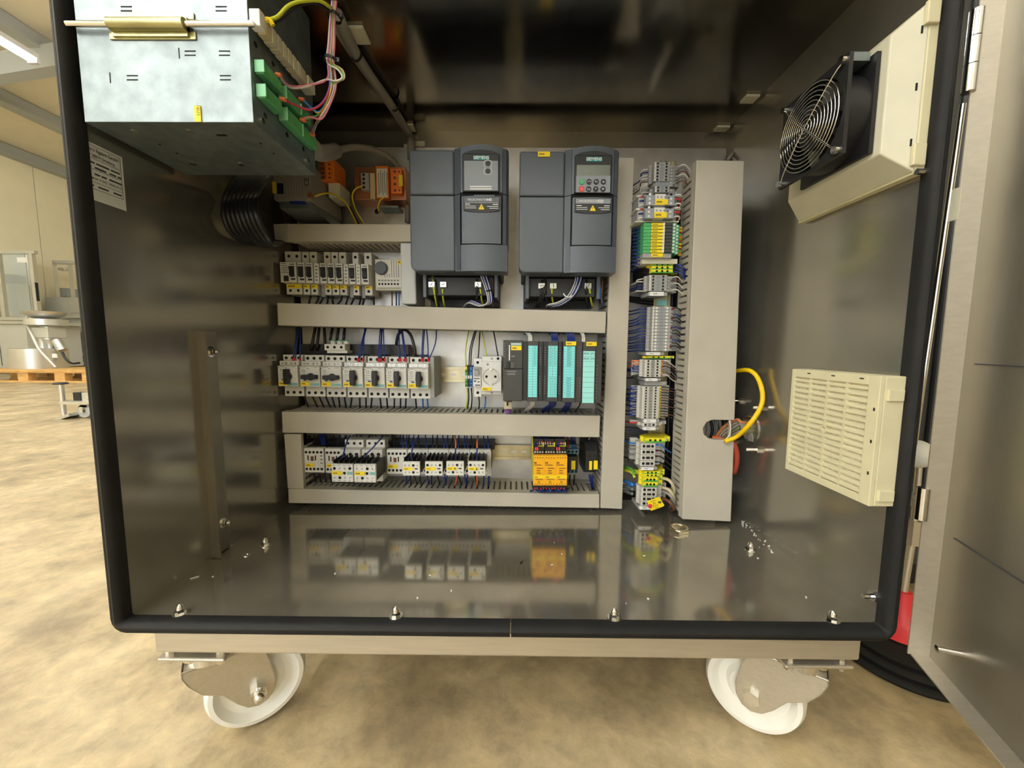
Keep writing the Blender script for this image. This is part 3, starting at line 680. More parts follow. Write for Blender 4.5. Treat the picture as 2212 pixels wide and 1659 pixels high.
    # gap + lower right cover, door
    part('gap_shadow', MB().box(C0, C1, YL - .004, YL, zs - .004, zs + .0025), 'hole', t)  # black fill paints the shadow between operator panel and door
    part('lower_bridge', MB().prism([(L1, YL), (C0 - .001, YL - .006), (C0 - .001, .33), (L1, .33)], 'z', zb + .001, zs - .0006), 'vfd', t)
    d0 = Z(T + 209)
    part('lower_right_cover', curved(MB(), L1 + .001, R1 - .001, zb - .001, d0 - .0016, YL - .001, .0085, .34, 14), 'vfd', t, 'auto')
    part('lower_side_cover', MB().prism([(C1 + .001, YL - .006), (R1 - .004, YL - .002), (R1, YL + .006), (R1, .34), (C1 + .001, .34)], 'z', d0 - .002, zs - .0006), 'vfd', t)
    part('door_gap', MB().box(C0, C1, YL - .003, YL + .001, d0 - .0018, zs - .003), 'hole', t)
    dd = part('terminal_door', curved(MB(), C0 + .0022, C1 - .0022, d0, Z(T + 108), YL - .0075, .003, YL + .002, 14), 'vfd', t, 'auto')
    if kind == 440: part('latch_lip', MB().box(xs(ox + 140), xs(ox + 184), YL - .0105, YL, Z(T + 110), Z(T + 106)), 'vfd', dd)
    yl = YL - .0112
    lp = part('name_plate', MB().box(xs(ox + 118), xs(ox + 195), yl, YL - .007, Z(T + 139), Z(T + 111)), 'vfd_dark', t, bevel=.0006)
    part('name_strip', MB().box(xs(ox + 119.5), xs(ox + 193.5), yl - .0003, yl, Z(T + 122), Z(T + 112)), 'vfd_panel' if kind == 420 else 'vfd', lp)
    text('MICROMASTER', .0055, (xs(ox + 148), yl - .0005, Z(T + 117)), 'white', lp, sx=.98)
    text(str(kind), .0072, (xs(ox + 172), yl - .0005, Z(T + 117)), 'white', lp, bold=.03)
    zc = Z(T + 131.5); xc = xs(ox + 156)
    part('warning_triangle', MB().prism([(xc - .0058, zc - .005), (xc + .0058, zc - .005), (xc, zc + .0055)], 'y', yl - .0006, yl), 'tag', lp, bevel=.0006)
    text('!', .0072, (xc, yl - .0008, zc - .001), 'print', lp, bold=.02)
    rows = [(xs(ox + 121), xs(ox + 132), Z(T + 127), .0014)] + [(xs(ox + 121), xs(ox + 144 + k), Z(T + 131 + k * 4), .0010) for k in range(2)]
    rows += [(xs(ox + 180), xs(ox + 192), Z(T + 127.5), .0014)] + [(xs(ox + 168 + k * 5), xs(ox + 192), Z(T + 131.5 + k * 4), .0010) for k in range(2)]
    if kind == 440: rows.append((xs(ox + 121), xs(ox + 192), Z(T + 123.5), .0005))
    pr_(lp, rows, yl - .0003, 'white')
    part('grip_lip', MB().prism([(xs(ox + 118), Z(T + 139))] + [(xs(ox + 118 + 77 * k / 8), Z(T + 139) - .004 * (1 - (k / 4 - 1) ** 2)) for k in range(9)] + [(xs(ox + 195), Z(T + 139))], 'y', YL - .0115, YL - .0085), 'vfd_dark', t)
    # terminal compartment
    zl0, zl1 = Z(T + 335), Z(T + 270); ya = .345
    part('foot_plate', MB().box(L0 + .012, R1 - .02, YP - .03, YP - .004, Z(T + 330), zl1), 'vfd_dark', t)
    part('terminal_shelf', MB().box(L0 + .02, R1 - .03, ya, YP - .01, Z(T + 312), zl1), 'vfd_dark', t, bevel=.001)
    for xx in (L0 + .014, R1 - .028): part('side_lug', MB().box(xx, xx + .007, .335, YP - .01, Z(T + 318), zl1 + .004), 'vfd', t, bevel=.001)
    for k, dx in enumerate((48, 73, 148)):
        c = P(ox + dx, T + 296, ya); part('earth_clamp', MB().box(c.x - .007, c.x + .007, ya - .004, ya, c.z - .006, c.z + .006), 'alu', t, bevel=.001); screw(t, c.x, c.z, ya - .0045, .0042)
    return t
drive(885, 319, 440, 'left charcoal drive with plain grey blank panel on the back plate', 1)
dv = drive(1122, 322, 420, 'right charcoal drive with keypad, display and a yellow tag on top', 1)
tagp(dv, *span(1162, 328, 1188, 339, .297), .297)
# ================= row 1: circuit breakers =================
Yn, Yb = .372, .392
g1 = 'miniature circuit breakers in the top row'
def mcb(px0, px1, tag, label, idx, toggle=True, grp=g1, holes=1, sm=0):
    dy = (px0 - 604) * .025
    xa, xb, z0, z1 = span(px0, 565 + dy, px1, 611 + dy, Yn)
    zt = P(px0, 543 + dy * .6, Yb).z; zb = P(px0, 636 + dy * .5, Yb).z
    t = thing('circuit_breaker', label, 'circuit breaker', ((xa + xb) / 2, YP - .01, zb), None)
    xa += .0002; xb -= .0002
    part('body', MB().prism([(YP - .01, zb), (Yb, zb), (Yb, z0), (Yn, z0 + .001), (Yn, z1 - .001), (Yb, z1), (Yb, zt), (YP - .01, zt)], 'x', xa, xb), 'device', t, bevel=.0006)
    xc = (xa + xb) / 2
    for k in range(holes):
        xh = xc if holes == 1 else xa + (xb - xa) * (k + .5) / holes
        hole(t, xh, zt - .010, Yb, .0032); hole(t, xh, zb + .0085, Yb, .0030)
    if toggle:
        zc = (z0 + z1) / 2 + .002
        xt = xb - .009 if holes > 1 else xc
        part('toggle_recess', MB().box(xt - .0048, xt + .0048, Yn - .0002, Yn + .001, zc - .011, zc + .011), 'hole', t)
        part('toggle', MB().prism([(Yn, zc - .010), (Yn - .005, zc - .009), (Yn - .004, zc + .002), (Yn - .007, zc + .009), (Yn, zc + .010)], 'x', xt - .0042, xt + .0042), 'black', t)
        pr_(t, [(xt - .005, xt + .005, z1 - .006, .0015), (xt - .004, xt + .002, z0 + .012, .0012), (xt - .003, xt + .006, z0 + .006, .004)], Yn, 'print')
    else:
        pr_(t, [(xc - .003, xc + .003, z0 + .006 + k * .007, .003) for k in range(4)], Yn, 'print_soft')
    if tag: tagp(t, xa + .001, xb, zb + .0132, z0 + .0005, Yb)
    if holes > 1:
        part('test_button', MB().box(xa + .0075, xa + .0175, Yn - .002, Yn, z0 + .003, z0 + .0145), 'black', t, bevel=.0006)
        pr_(t, [(xa + .002, xa + .013, z1 - .005, .0016)] + [(xa + .002 + .003 * (k % 2), xa + .015 + .002 * (k % 3), z1 - .009 - k * .0035, .0014) for k in range(5)], Yn, 'print_soft')
    return t
mcb(604, 641.5, 1, 'wide residual current breaker with black test button, first in top row', 0, holes=2)
lab = ('second breaker in the top row, right beside the residual current breaker', 'third breaker in the top row, left of the first narrow auxiliary contact',
       'fourth breaker in the top row, right of the first narrow auxiliary contact', 'fifth breaker in the top row, middle of the set of three', 'sixth breaker in the top row, last of the set of three',
       'seventh breaker in the top row, between two narrow auxiliary contacts', 'last breaker in the top row, next to the thermostat')
for (a, b), l in zip(((641.5, 659), (659, 676.5), (690, 706.5), (706.5, 723.5), (723.5, 741), (753, 768), (779, 797)), lab): mcb(a, b, 1, l, 1)
for (a, b), l in zip(((677, 689.5), (741.3, 752.7), (768.3, 778.7)), ('narrow auxiliary contact after the third breaker', 'narrow auxiliary contact after the set of three breakers', 'last narrow auxiliary contact before the end breaker')):
    dy = (a - 604) * .025
    xa, xb, z0, z1 = span(a, 567 + dy, b, 611 + dy, Yn)
    t = thing('auxiliary_contact', l, 'contact block', ((xa + xb) / 2, YP - .01, z0)); part('body', MB().box(xa, xb, Yn + .0005, YP - .012, z0 + .0005, z1), 'device', t, bevel=.0005)
    part('lower_body', MB().box(xa + .001, xb - .001, Yb + .008, YP - .012, z0 - .024, z0), 'term_grey', t)
    pr_(t, [(xa + .003, xb - .003, z0 + .006 + k * .007, .003) for k in range(5)], Yn + .0005, 'print_soft')
    hole(t, (xa + xb) / 2, z1 + .003, Yb + .004, .0022)
# thermostat
Yt = .386
xa, xb, z0, z1 = span(812, 560, 872, 622, Yt)
t = thing('thermostat', 'pale cabinet thermostat with round grey dial left of the drives', 'thermostat', ((xa + xb) / 2, YP, z0 - .006))
part('body', MB().box(xa - .004, xb, Yt + .004, YP - .004, z0 - .005, z1 + .001), 'beige_pale', t, bevel=.001)
part('front_cover', MB().box(xa, xb, Yt, Yt + .01, z0, z1), 'device', t, bevel=.001)
c = P(824, 580, Yt); part('dial', MB().lathe([(.0001, -.008), (.0125, -.008), (.0138, -.005), (.0138, 0), (.0001, 0)], (c.x, Yt, c.z), (0, 1, 0), 26), 'knob', t, 'auto')
pr_(t, [(c.x + .014 * math.cos(k) - .0006, c.x + .014 * math.cos(k) + .0006, c.z + .0118 * math.sin(k), .0012) for k in ()] + [(c.x - .0004, c.x + .0004, c.z + .014, .003)], Yt)
for k in range(7):
    xx = xa + .018 + k * .005; part('vent_slot', MB().box(xx - .0006, xx + .0006, Yt - .0003, Yt, z0 + .022, z1 - .002 - (0 if k > 2 else .028)), 'print_soft', t)
for k in range(7): hole(t, xa + .006 + k * .0066, z0 + .008, Yt, .0022)
pr_(t, [(xa + .004 + k * .0066, xa + .008 + k * .0066, z0 + .014, .003) for k in range(7)], Yt, 'print_soft')
tagp(t, xb - .011, xb - .002, z1 - .011, z1 - .001, Yt)

# ================= row 2: motor protection switches =================
Y1, Y2, Y3 = .345, .352, .367
lefts = (599, 646.5, 692.5, 739, 786, 833, 880)
names = ('first', 'second', 'third', 'fourth', 'fifth', 'sixth', 'last')
for i, L in enumerate(lefts):
    dy = i * .9; st = 'with knob turned level' if i in (1, 2) else 'with upright knob'
    xa, xb, z0, z1 = span(L, 790 + dy, L + 45.6, 834.6 + dy, Y1)
    b0, b1, zA, zB = span(L + 4 + i * .3 * 0, 779.5 + dy, L + 49, 790 + dy, Y2)
    c0 = P(L + (1106 - L) * .0255, 780, Y3).x; c1 = c0 + (xb - xa) - .0008
    zt = P(L, 766 + dy, Y3).z; zt2 = P(L, 779.5 + dy, Y3).z; zb = P(L, 855.5 + dy, Y3).z; zb2 = P(L, 836 + dy, Y3).z
    t = thing('motor_switch', f'{names[i]} motor protection switch from the left, {st}', 'motor switch', ((xa + xb) / 2, YP - .008, zb), 'motor protection switches in the second row')
    part('body', MB().box(c0, c1, Y3, YP - .008, zb, zt), 'device', t, bevel=.0008)
    part('auxiliary_block', MB().box(xa + .001, xb - .001, Y2, Y3, z1 + .0005, P(L, 779.5 + dy, Y2).z), 'device', t, bevel=.0006)
    part('front', MB().box(xa + .0003, xb - .0003, Y1, Y3, z0, z1), 'device', t, bevel=.0008)
    w = xb - xa
    for k in range(3):
        hole(t, c0 + w * (.16 + .32 * k), (zt + zt2) / 2, Y3, .0034); hole(t, c0 + w * (.16 + .32 * k), (zb + zb2) / 2 - .0015, Y3, .0034)
    zz = (z1 + P(L, 779.5 + dy, Y2).z) / 2
    for k in (.17, .35, .62, .81): screw(t, xa + w * k, zz, Y2, .0030)
    kx, kz = xa + w * (.57 if i else .55), (z0 + z1) / 2 - .0005
    h = .010; e = .0155
    kb = MB().cyl((kx, Y1, kz), (kx, Y1 - .005, kz), .0075, 20)
    bar = [(-.0042, e), (.0042, e), (.0050, .003), (.0042, -e), (-.0042, -e), (-.0050, .003)]
    if i in (1, 2): bar = [(b_, a_) for a_, b_ in bar]
    kb.prism([(kx + a_, kz + b_) for a_, b_ in bar], 'y', Y1 - .014, Y1 - .003)
    part('knob', kb, 'black', t, bevel=.0008)
    part('marker_strip', MB().box(xa + w * .51, xb - .0015, Y1 - .0004, Y1, z0 + .002, z0 + .0075), 'teal' if 0 else 'cyan_strip', t)
    tagp(t, xa + w * .04, xa + w * .49, z0 + .0022, z0 + .0105, Y1)
    part('setting_dial', MB().lathe([(.0022, -.0006), (.0034, -.0006), (.0034, 0), (.0022, 0)], (xa + w * .18, Y1, z1 - .0095), (0, 1, 0), 14), 'term_grey', t)
    pr_(t, [(xa + w * .03, xa + w * .07, z1 - .0052, .0016), (xa + w * .38, xa + w * .44, z1 - .005, .0012), (xa + w * .18, xa + w * .32, z0 + .0125, .0026)], Y1)
    pr_(t, [(xa + w * .05, xa + w * .34, z1 - .0022, .0009), (xa + w * .7, xa + w * .9, z1 - .0026, .0008), (xa + w * .06, xa + w * .28, z1 - .017, .0009), (xa + w * .06, xa + w * .22, z1 - .0215, .0009), (xa + w * .06, xa + w * .27, z0 + .0165, .0009)], Y1, 'print_soft')
    if i == 6:
        part('side_auxiliary', MB().box(c1 + .0006, c1 + .0095, Y3 - .004, YP - .008, zb + .002, zt + .001), 'term_grey', t, bevel=.001)
# busbar and its feed block
x0, x1, z0, z1 = span(645, 743, 883, 768, .405)
t = thing('busbar_rail', 'black busbar comb behind the motor switches', 'busbar', ((x0 + x1) / 2, .42, z0))
part('comb_housing', MB().box(x0, x1, .405, .43, z0 + .001, z1), 'black', t, bevel=.001)
for k in range(7): part('comb_tab', MB().box(P(lefts[k] + 12, 760, .39).x, P(lefts[k] + 40, 760, .39).x, .385, .42, z0 - .004, z0 + .002), 'black', t)
x0, x1, z0, z1 = span(700, 743, 745, 757, .372)
t = thing('feed_terminal', 'beige three pole feed terminal on the black busbar', 'terminal', ((x0 + x1) / 2, .385, z0 - .006))
part('body', MB().box(x0, x1, .372, .40, z0, z1), 'device', t, bevel=.001); part('foot', MB().box(x0 + .004, x1 + .003, .376, .404, z0 - .006, z0), 'device', t)
for k in range(3):
    xc = x0 + (x1 - x0) * (.17 + .33 * k); hole(t, xc, (z0 + z1) / 2, .372, .0030)
    part('collar', MB().cyl((xc + .004, .39, z1), (xc + .004, .39, z1 + .006), .0058, 12), 'device', t, 'auto'); part('seal_ring', MB().cyl((xc + .004, .39, z1 + .006), (xc + .004, .39, z1 + .0085), .0048, 12), 'relay_green', t)
# small rail terminals, breaker and socket
for k, (m_, l) in enumerate((('pegreen', 'green and yellow rail terminal left of the socket'), ('black', 'black rail terminal between the green and blue ones'), ('wire_sky', 'blue rail terminal beside the small breaker'))):
    xa, xb, z0, z1 = span(1004.5 + k * 5.3, 790, 1009.6 + k * 5.3, 836, .405)
    t = thing('rail_terminal', l, 'terminal', ((xa + xb) / 2, YP - .01, z0)); part('body', MB().box(xa, xb, .405, YP - .009, z0, z1), m_, t)
    part('upper_clamp', MB().box(xa + .0004, xb, .402, .41, z1 - .008, z1 - .001), 'peyellow' if k == 0 else m_, t)
    part('jumper', MB().box(xa + .0006, xb - .0004, .402, .41, z0 + .019, z0 + .026), 'white', t)
    for zz in (z0 + .004, z0 + .012, z1 - .004, z1 - .012): hole(t, (xa + xb) / 2, zz, .4045, .0015)
xa, xb, z0, z1 = span(1021, 794, 1039, 836, .365)
zt, zb = P(1025, 774, .385).z, P(1025, 857, .385).z
t = thing('circuit_breaker', 'narrow white breaker with grey lever left of the power socket', 'circuit breaker', ((xa + xb) / 2, YP - .01, zb))
part('body', MB().prism([(YP - .01, zb), (.385, zb), (.385, z0), (.365, z0 + .001), (.365, z1 - .001), (.385, z1), (.385, zt), (YP - .01, zt)], 'x', xa + .0005, xb - .0003), 'device_white', t, bevel=.0006)
part('lever', MB().box(xa + .0035, xb - .004, .357, .366, z1 - .017, z1 - .005), 'term_grey', t, bevel=.001); part('lever_guard', MB().box(xa + .001, xb - .001, .359, .366, z1 - .003, z1 + .002), 'term_grey', t)
hole(t, (xa + xb) / 2, zt - .009, .385, .0032); hole(t, (xa + xb) / 2, zb + .009, .385, .0032)
pr_(t, [(xa + .002, xb - .003, z0 + .017, .0018), (xa + .003, xa + .007, z0 + .011, .003), (xb - .007, xb - .003, z0 + .010, .002), (xa + .005, xb - .002, z0 + .003, .002)], .365)
xa, xb, z0, z1 = span(1039.3, 781, 1083, 845, .37)
t = thing('power_socket', 'white earthed power socket module left of the controller', 'socket', ((xa + xb) / 2, YP - .01, z0 - .01))
part('body', MB().box(xa, xb, .385, YP - .01, z0 - .009, z1 + .011), 'device_white', t, bevel=.001)
part('front', MB().box(xa, xb, .37, .386, z0, z1), 'device_white', t, bevel=.001)
c = P(1060.5, 814, .37); rs = .0195
part('socket_ring', MB().lathe([(rs - .0022, -.0014), (rs, -.0014), (rs + .0006, 0), (rs - .0022, 0)], (c.x, .37, c.z), (0, 1, 0), 32), 'device_white', t, 'auto')
part('socket_well', MB().cyl((c.x, .3695, c.z), (c.x, .3702, c.z), rs - .0022, 32), 'device', t)
part('well_wall', MB().lathe([(rs - .0030, -.0005), (rs - .0022, -.0005), (rs - .0022, 0), (rs - .0030, 0)], (c.x, .37, c.z), (0, 1, 0), 32), 'term_grey', t)
for s in (-1, 1): hole(t, c.x + s * .0095, c.z + .0005, .3692, .0028, name='pin_hole')
for s in (-1, 1): part('earth_clip', MB().box(c.x - .0025, c.x + .0025, .3665, .37, c.z + s * (rs - .0035) - .0018, c.z + s * (rs - .0035) + .0018), 'alu', t)
hole(t, xa + .014, z1 - .006, .37, .0028, 'term_grey'); hole(t, xa + .022, z1 + .006, .385, .0026, 'term_grey'); hole(t, xb - .008, z1 + .006, .385, .003); hole(t, xa + .022, z0 - .005, .385, .0026, 'term_grey')
tagp(t, xa + .002, xa + .023, z0 + .001, z0 + .008, .37)

# ================= programmable controller =================
Yc = .306
def pcx(px): return P(px, 800, Yc).x
def pcz(py): return P(1190, py, Yc).z
t = thing('controller_unit', 'dark controller processor module with two pale blue label columns', 'controller', (pcx(1150), YP - .01, pcz(868)))
part('body', MB().box(pcx(1089), pcx(1214), Yc + .006, YP - .012, pcz(867), pcz(737)), 'plc', t, bevel=.001)
x0, x1 = pcx(1087), pcx(1129)
part('upper_front', MB().box(x0, x1, Yc, Yc + .01, pcz(797), pcz(735)), 'plc', t, bevel=.001)
part('lower_flap', MB().box(x0, x1, Yc - .002, Yc + .01, pcz(867), pcz(798)), 'plc', t, bevel=.0015)
part('card_slot', MB().box(pcx(1099), pcx(1101.5), Yc - .0005, Yc, pcz(779), pcz(746)), 'white', t)
part('mode_switch', MB().box(pcx(1094), pcx(1101), Yc - .004, Yc, pcz(795), pcz(783)), 'black', t, bevel=.0006)
lb = part('brand_badge', MB().box(pcx(1103), pcx(1126), Yc - .0006, Yc, pcz(747), pcz(741)), 'cyan_strip', t); text('SIEMENS', .0052, (pcx(1114.5), Yc - .0008, pcz(744)), 'white', t, bold=.02)
tagp(t, pcx(1104), pcx(1126), pcz(757), pcz(747.5), Yc)
for k in range(6): part('status_led', MB().box(pcx(1088.5), pcx(1090.5), Yc - .0006, Yc, pcz(744 + k * 5.6), pcz(742 + k * 5.6)), 'print_soft', t)
pr_(t, [(pcx(1104), pcx(1112), pcz(772 + 0), .003), (pcx(1103), pcx(1110), pcz(786), .0014), (pcx(1103), pcx(1110), pcz(790), .0014), (pcx(1103), pcx(1110), pcz(794), .0014), (pcx(1095), pcx(1115), pcz(804), .0022), (pcx(1096), pcx(1113), pcz(810), .003)], Yc - .002, 'print_soft')
part('recess', MB().box(pcx(1129.5), pcx(1138.5), Yc + .003, Yc + .007, pcz(866), pcz(738)), 'vfd_dark', t)
def lcol(t, px0, px1, py0, py1, cells, two, mat_, words=()):
    part_ = part('label_strip', MB().box(pcx(px0), pcx(px1), Yc - .0008, Yc + .002, pcz(py1), pcz(py0)), mat_, t); h = (py1 - py0) / cells
    pr_(part_, [(pcx(px0), pcx(px1), pcz(py0 + h * k) - .0002, .0004) for k in range(1, cells)] + ([((pcx(px0) + pcx(px1)) / 2 - .0002, (pcx(px0) + pcx(px1)) / 2 + .0002, pcz(py1), pcz(py0) - pcz(py1))] if two else []), Yc - .0008, 'print_soft')
    for k, c_, s, sz in words:
        xx = (pcx(px0) + pcx(px1)) / 2 if c_ == 0 else pcx(px0 + (px1 - px0) * (.25 if c_ < 0 else .75))
        text(s, sz, (xx, Yc - .0012, pcz(py0 + h * (k + .5))), 'print', part_)
def column(t, px0, px1, lx0, lx1, w, mat_='cyan', two=True, cells=20):
    part('connector_flap', MB().box(pcx(px0), pcx(px1), Yc - .0005, Yc + .008, pcz(868), pcz(737)), 'plc', t, bevel=.001)
    lcol(t, lx0, lx1, 747, 858, cells, two, mat_, w)
ws = []
for k in range(8): ws += [(k, 1, f'{[.0, .1, .2, .3, .4, .5, .6, .7][k]:.1f}', .0040)]
column(t, 1139, 1162.5, 1141, 1160.5, ws)
column(t, 1182, 1205, 1184, 1203.5, [(k, s, f'{k / 10:.1f}', .0038) for k in range(8) for s in (-1, 1)] + [(k, s, f'1.{k - 12}', .0038) for k in range(12, 20) for s in (-1, 1)])
for x_ in (1164, 1174, 1206):
    part('led_column', MB().box(pcx(x_), pcx(x_ + (8 if x_ < 1200 else 7)), Yc + .001, Yc + .007, pcz(867), pcz(739)), 'vfd_dark', t)
    pr_(t, [(pcx(x_ + 2), pcx(x_ + 4), pcz(752 + k * 5.2), .0016) for k in list(range(8)) + list(range(12, 20))], Yc + .001, 'print_soft')
t = thing('controller_module', 'dark input and output module with one wide pale blue label column', 'controller', (pcx(1235), YP - .01, pcz(868)))
part('body', MB().box(pcx(1214.6), pcx(1258), Yc + .003, YP - .012, pcz(869), pcz(737)), 'plc', t, bevel=.001)
part('connector_flap', MB().box(pcx(1215), pcx(1244), Yc - .0005, Yc + .008, pcz(869), pcz(737)), 'plc', t, bevel=.001)
lcol(t, 1217, 1241, 748, 859, 20, False, 'cyan', [(k, 0, f'E4.{k}', .0046) for k in range(8)] + [(k, 0, f'A4.{k - 12}', .0046) for k in range(12, 20)])
pr_(t, [(pcx(1246), pcx(1248.5), pcz(752 + k * 5.5), .0026) for k in list(range(8)) + list(range(12, 20))], Yc + .003, 'wire_brown', 'status_leds'); pr_(t, [(pcx(1253), pcx(1254.5), pcz(752 + k * 5.5), .0018) for k in list(range(8)) + list(range(12, 20))], Yc + .003, 'print_soft')
tagp(t, pcx(1221), pcx(1243), pcz(746), pcz(737.5), Yc - .001)
t = thing('controller_module', 'last dark controller module, label column marked PEW 372', 'controller', (pcx(1280), YP - .01, pcz(870)))
part('body', MB().box(pcx(1258.8), pcx(1301), Yc + .003, YP - .012, pcz(871), pcz(738)), 'plc', t, bevel=.001)
part('connector_flap', MB().box(pcx(1259.5), pcx(1286), Yc - .0005, Yc + .008, pcz(871), pcz(738)), 'plc', t, bevel=.001)
lcol(t, 1259, 1284, 758, 870, 10, False, 'cyan_pale', [(0, 0, 'PEW 372', .0058), (1, 0, 'PEW 374', .0058)])
tagp(t, pcx(1265), pcx(1287), pcz(747), pcz(738), Yc - .001)
pr_(t, [(pcx(1289), pcx(1291), pcz(790 + k * 7), .0016) for k in range(11)], Yc + .003, 'print_soft')
x0, x1, z0, z1 = span(1089, 868, 1106, 884, .34)
t = thing('bus_connector', 'beige and violet bus plug under the controller', 'plug', ((x0 + x1) / 2, .36, z0 - .012)); part('housing', MB().box(x0, x1, .34, .375, z0, z1), 'cable_cream', t, bevel=.001); part('slot', MB().box(x0 + .005, x0 + .009, .339, .341, z1 - .008, z1), 'black', t)
part('violet_cable', MB().tube([P(1097, 884, .355), P(1098, 890, .36), P(1094, 900, .37)], .0048, 8), 'wire_violet', t); part('cable_nut', MB().cyl(P(1097, 883, .355), P(1097, 890, .357), .0065, 8), 'wire_violet', t)

# ================= row 3: contactors =================
def contactor(px0, py0, label, Yf=.361, w=45, h=53):
    xa, xb, z0, z1 = span(px0, py0, px0 + w, py0 + h, Yf)
    t = thing('contactor', label, 'contactor', ((xa + xb) / 2, YP - .01, z0), 'contactors in the bottom row')
    part('body', MB().box(xa + .0006, xb - .0006, Yf + .012, YP - .01, z0 - .001, z1 + .001), 'black', t)
    part('front', MB().box(xa + .0003, xb - .0003, Yf, Yf + .014, z0, z1), 'device', t, bevel=.0008); ww = xb - xa
    for k in range(5): hole(t, xa + ww * (.11 + .19 * k), z1 - .009, Yf, .0029); hole(t, xa + ww * (.11 + .19 * k), z0 + .008, Yf, .0029)
    for u in (.17, .54): part('guide_slot', MB().box(xa + ww * u, xa + ww * (u + .06), Yf - .0003, Yf + .001, z1 - .027, z1 - .016), 'hole', t)
    part('armature_window', MB().box(xa + ww * .33, xa + ww * .48, Yf - .0004, Yf + .001, z1 - .028, z1 - .018), 'wire_brown', t)
    tagp(t, xa + ww * .07, xa + ww * .5, z0 + .013, z0 + .0205, Yf)
    pr_(t, [(xa + ww * .82, xa + ww * .92, z1 - .018 - k * .008, .002) for k in range(3)], Yf)
    return t
def auxblock(px0, py0, px1, py1, label, strip=False, tag='', Yf=.296, depth=.062):
    xa, xb, z0, z1 = span(px0, py0, px1, py1, Yf)
    t = thing('auxiliary_switch_block', label, 'contact block', ((xa + xb) / 2, Yf + .03, z0), 'auxiliary blocks plugged on contactors')
    part('body', MB().box(xa + .001, xb - .001, Yf + .006, Yf + depth, z0 + .002, z1 - .001), 'black', t)
    part('front', MB().box(xa, xb, Yf, Yf + .007, z0, z1), 'device', t, bevel=.0007); ww = xb - xa; hh = z1 - z0
    for k in range(4):
        part('comb_rib', MB().box(xa + ww * (.02 + k * .25), xa + ww * (.05 + k * .25), Yf + .006, Yf + depth * .8, z1 - .002, z1 + .006), 'black', t)
        for zz in (z1 - hh * .24, z0 + hh * .24): (screw if (k + int(zz * 1e4)) % 3 else hole)(t, xa + ww * (.14 + .24 * k), zz, Yf, .0030 if strip else .0027)
    tg = tagp(t, xa + ww * .03, xa + ww * (.5 if strip else .58), z0 + hh * .40, z0 + hh * .61, Yf, dash=True)
    if strip:
        part('marker_strip', MB().box(xa + ww * .73, xb - .001, Yf - .0004, Yf, z0 + hh * .42, z0 + hh * .58), 'cyan_strip', t); hole(t, xa + ww * .6, z0 + hh * .5, Yf, .003)
        pr_(t, [(xa + ww * (.06 + .24 * k), xa + ww * (.17 + .24 * k), z1 - .0032, .001) for k in range(4)] + [(xa + ww * (.06 + .24 * k), xa + ww * (.17 + .24 * k), z0 + .002, .001) for k in range(4)], Yf, 'print_soft')
    else: pr_(t, [(xa + ww * .70, xa + ww * .88, z0 + hh * .46, hh * .09)], Yf)
    if tag:
        s = 1 if tag == 'up' else -1; cx = xa + ww * .5; cz = z0 + hh * .5
        part('arrow_mark', MB().prism([(cx - .0022, cz + s * .0002), (cx + .0022, cz + s * .0002), (cx, cz + s * .0026)], 'y', Yf - .0016, Yf - .0013).box(cx - .0005, cx + .0005, Yf - .0016, Yf - .0013, cz - .0026, cz + .0026), 'print', tg)
    return t
contactor(656, 968, 'first small contactor at the left end of the bottom row')
contactor(701.5, 969, 'second small contactor, half hidden behind a plugged on block')
for k, (px, l) in enumerate(((734, 'larger contactor carrying the leftmost plugged on block'), (781, 'larger contactor carrying the second plugged on block'))):
    xa, xb, z0, z1 = span(px, 971, px + 47, 1040, .350)
    t = thing('contactor', l, 'contactor', ((xa + xb) / 2, YP - .01, z0), 'contactors in the bottom row')
    part('body', MB().box(xa, xb - .0008, .350, YP - .01, z0, z1), 'device', t, bevel=.001); ww = xb - xa
    for q in range(3): hole(t, xa + ww * (.2 + .3 * q), z1 - .0105, .350, .0038)
    part('terminal_tier', MB().box(xa + .002, xb - .002, .372, YP - .012, z1, z1 + .016), 'device', t)
    for q in range(3): hole(t, xa + ww * (.2 + .3 * q), z1 + .008, .372, .003)
    part('marker_strip', MB().box(xa + .003, xa + ww * .45, .3495, .35, z1 - .022, z1 - .017), 'cyan_strip', t)
auxblock(715.5, 1002.5, 763.2, 1041.3, 'leftmost plugged on contact block with pale blue strip', True)
auxblock(764.2, 1003, 812, 1042.5, 'second plugged on contact block with pale blue strip, at its right', True)
for k, l in enumerate(('small contactor without a block, right of the larger pair', 'small contactor behind the block with a two tone tag', 'small contactor behind the block with plain tag', 'small contactor behind the block with up arrow tag', 'small contactor behind the block with down arrow tag')): contactor(835 + k * 44.9, 971 + k * .3, l)
xa, xb, z0, z1 = span(1052, 974, 1061, 1028, .3605)
part('edge_frame', MB().box(xa, xb, .3595, .3605, z0, z1), 'term_light', t)
auxblock(870, 998, 907, 1027.5, 'third plugged on contact block, tag followed by a grey bar'); auxblock(918, 997.5, 956, 1027.5, 'fourth plugged on contact block with plain yellow tag')
auxblock(964, 997, 1002, 1027.5, 'plugged on contact block with up arrow on yellow tag', tag='up'); auxblock(1011, 997, 1048.5, 1028, 'plugged on contact block with down arrow on yellow tag', tag='down')
# overload / back blocks behind the tops
for (q0, q1) in ((650, 845), (830, 1068)):
    x0, x1, z0, z1 = span(q0, 953, q1, 971, .40)
    solo('cable_guide', MB().box(x0, x1, .40, YP - .004, z0, z1 - .002), 'black', 'black wiring comb above the ' + ('left' if q0 == 650 else 'right') + ' group of contactors', 'comb', bevel=.001)
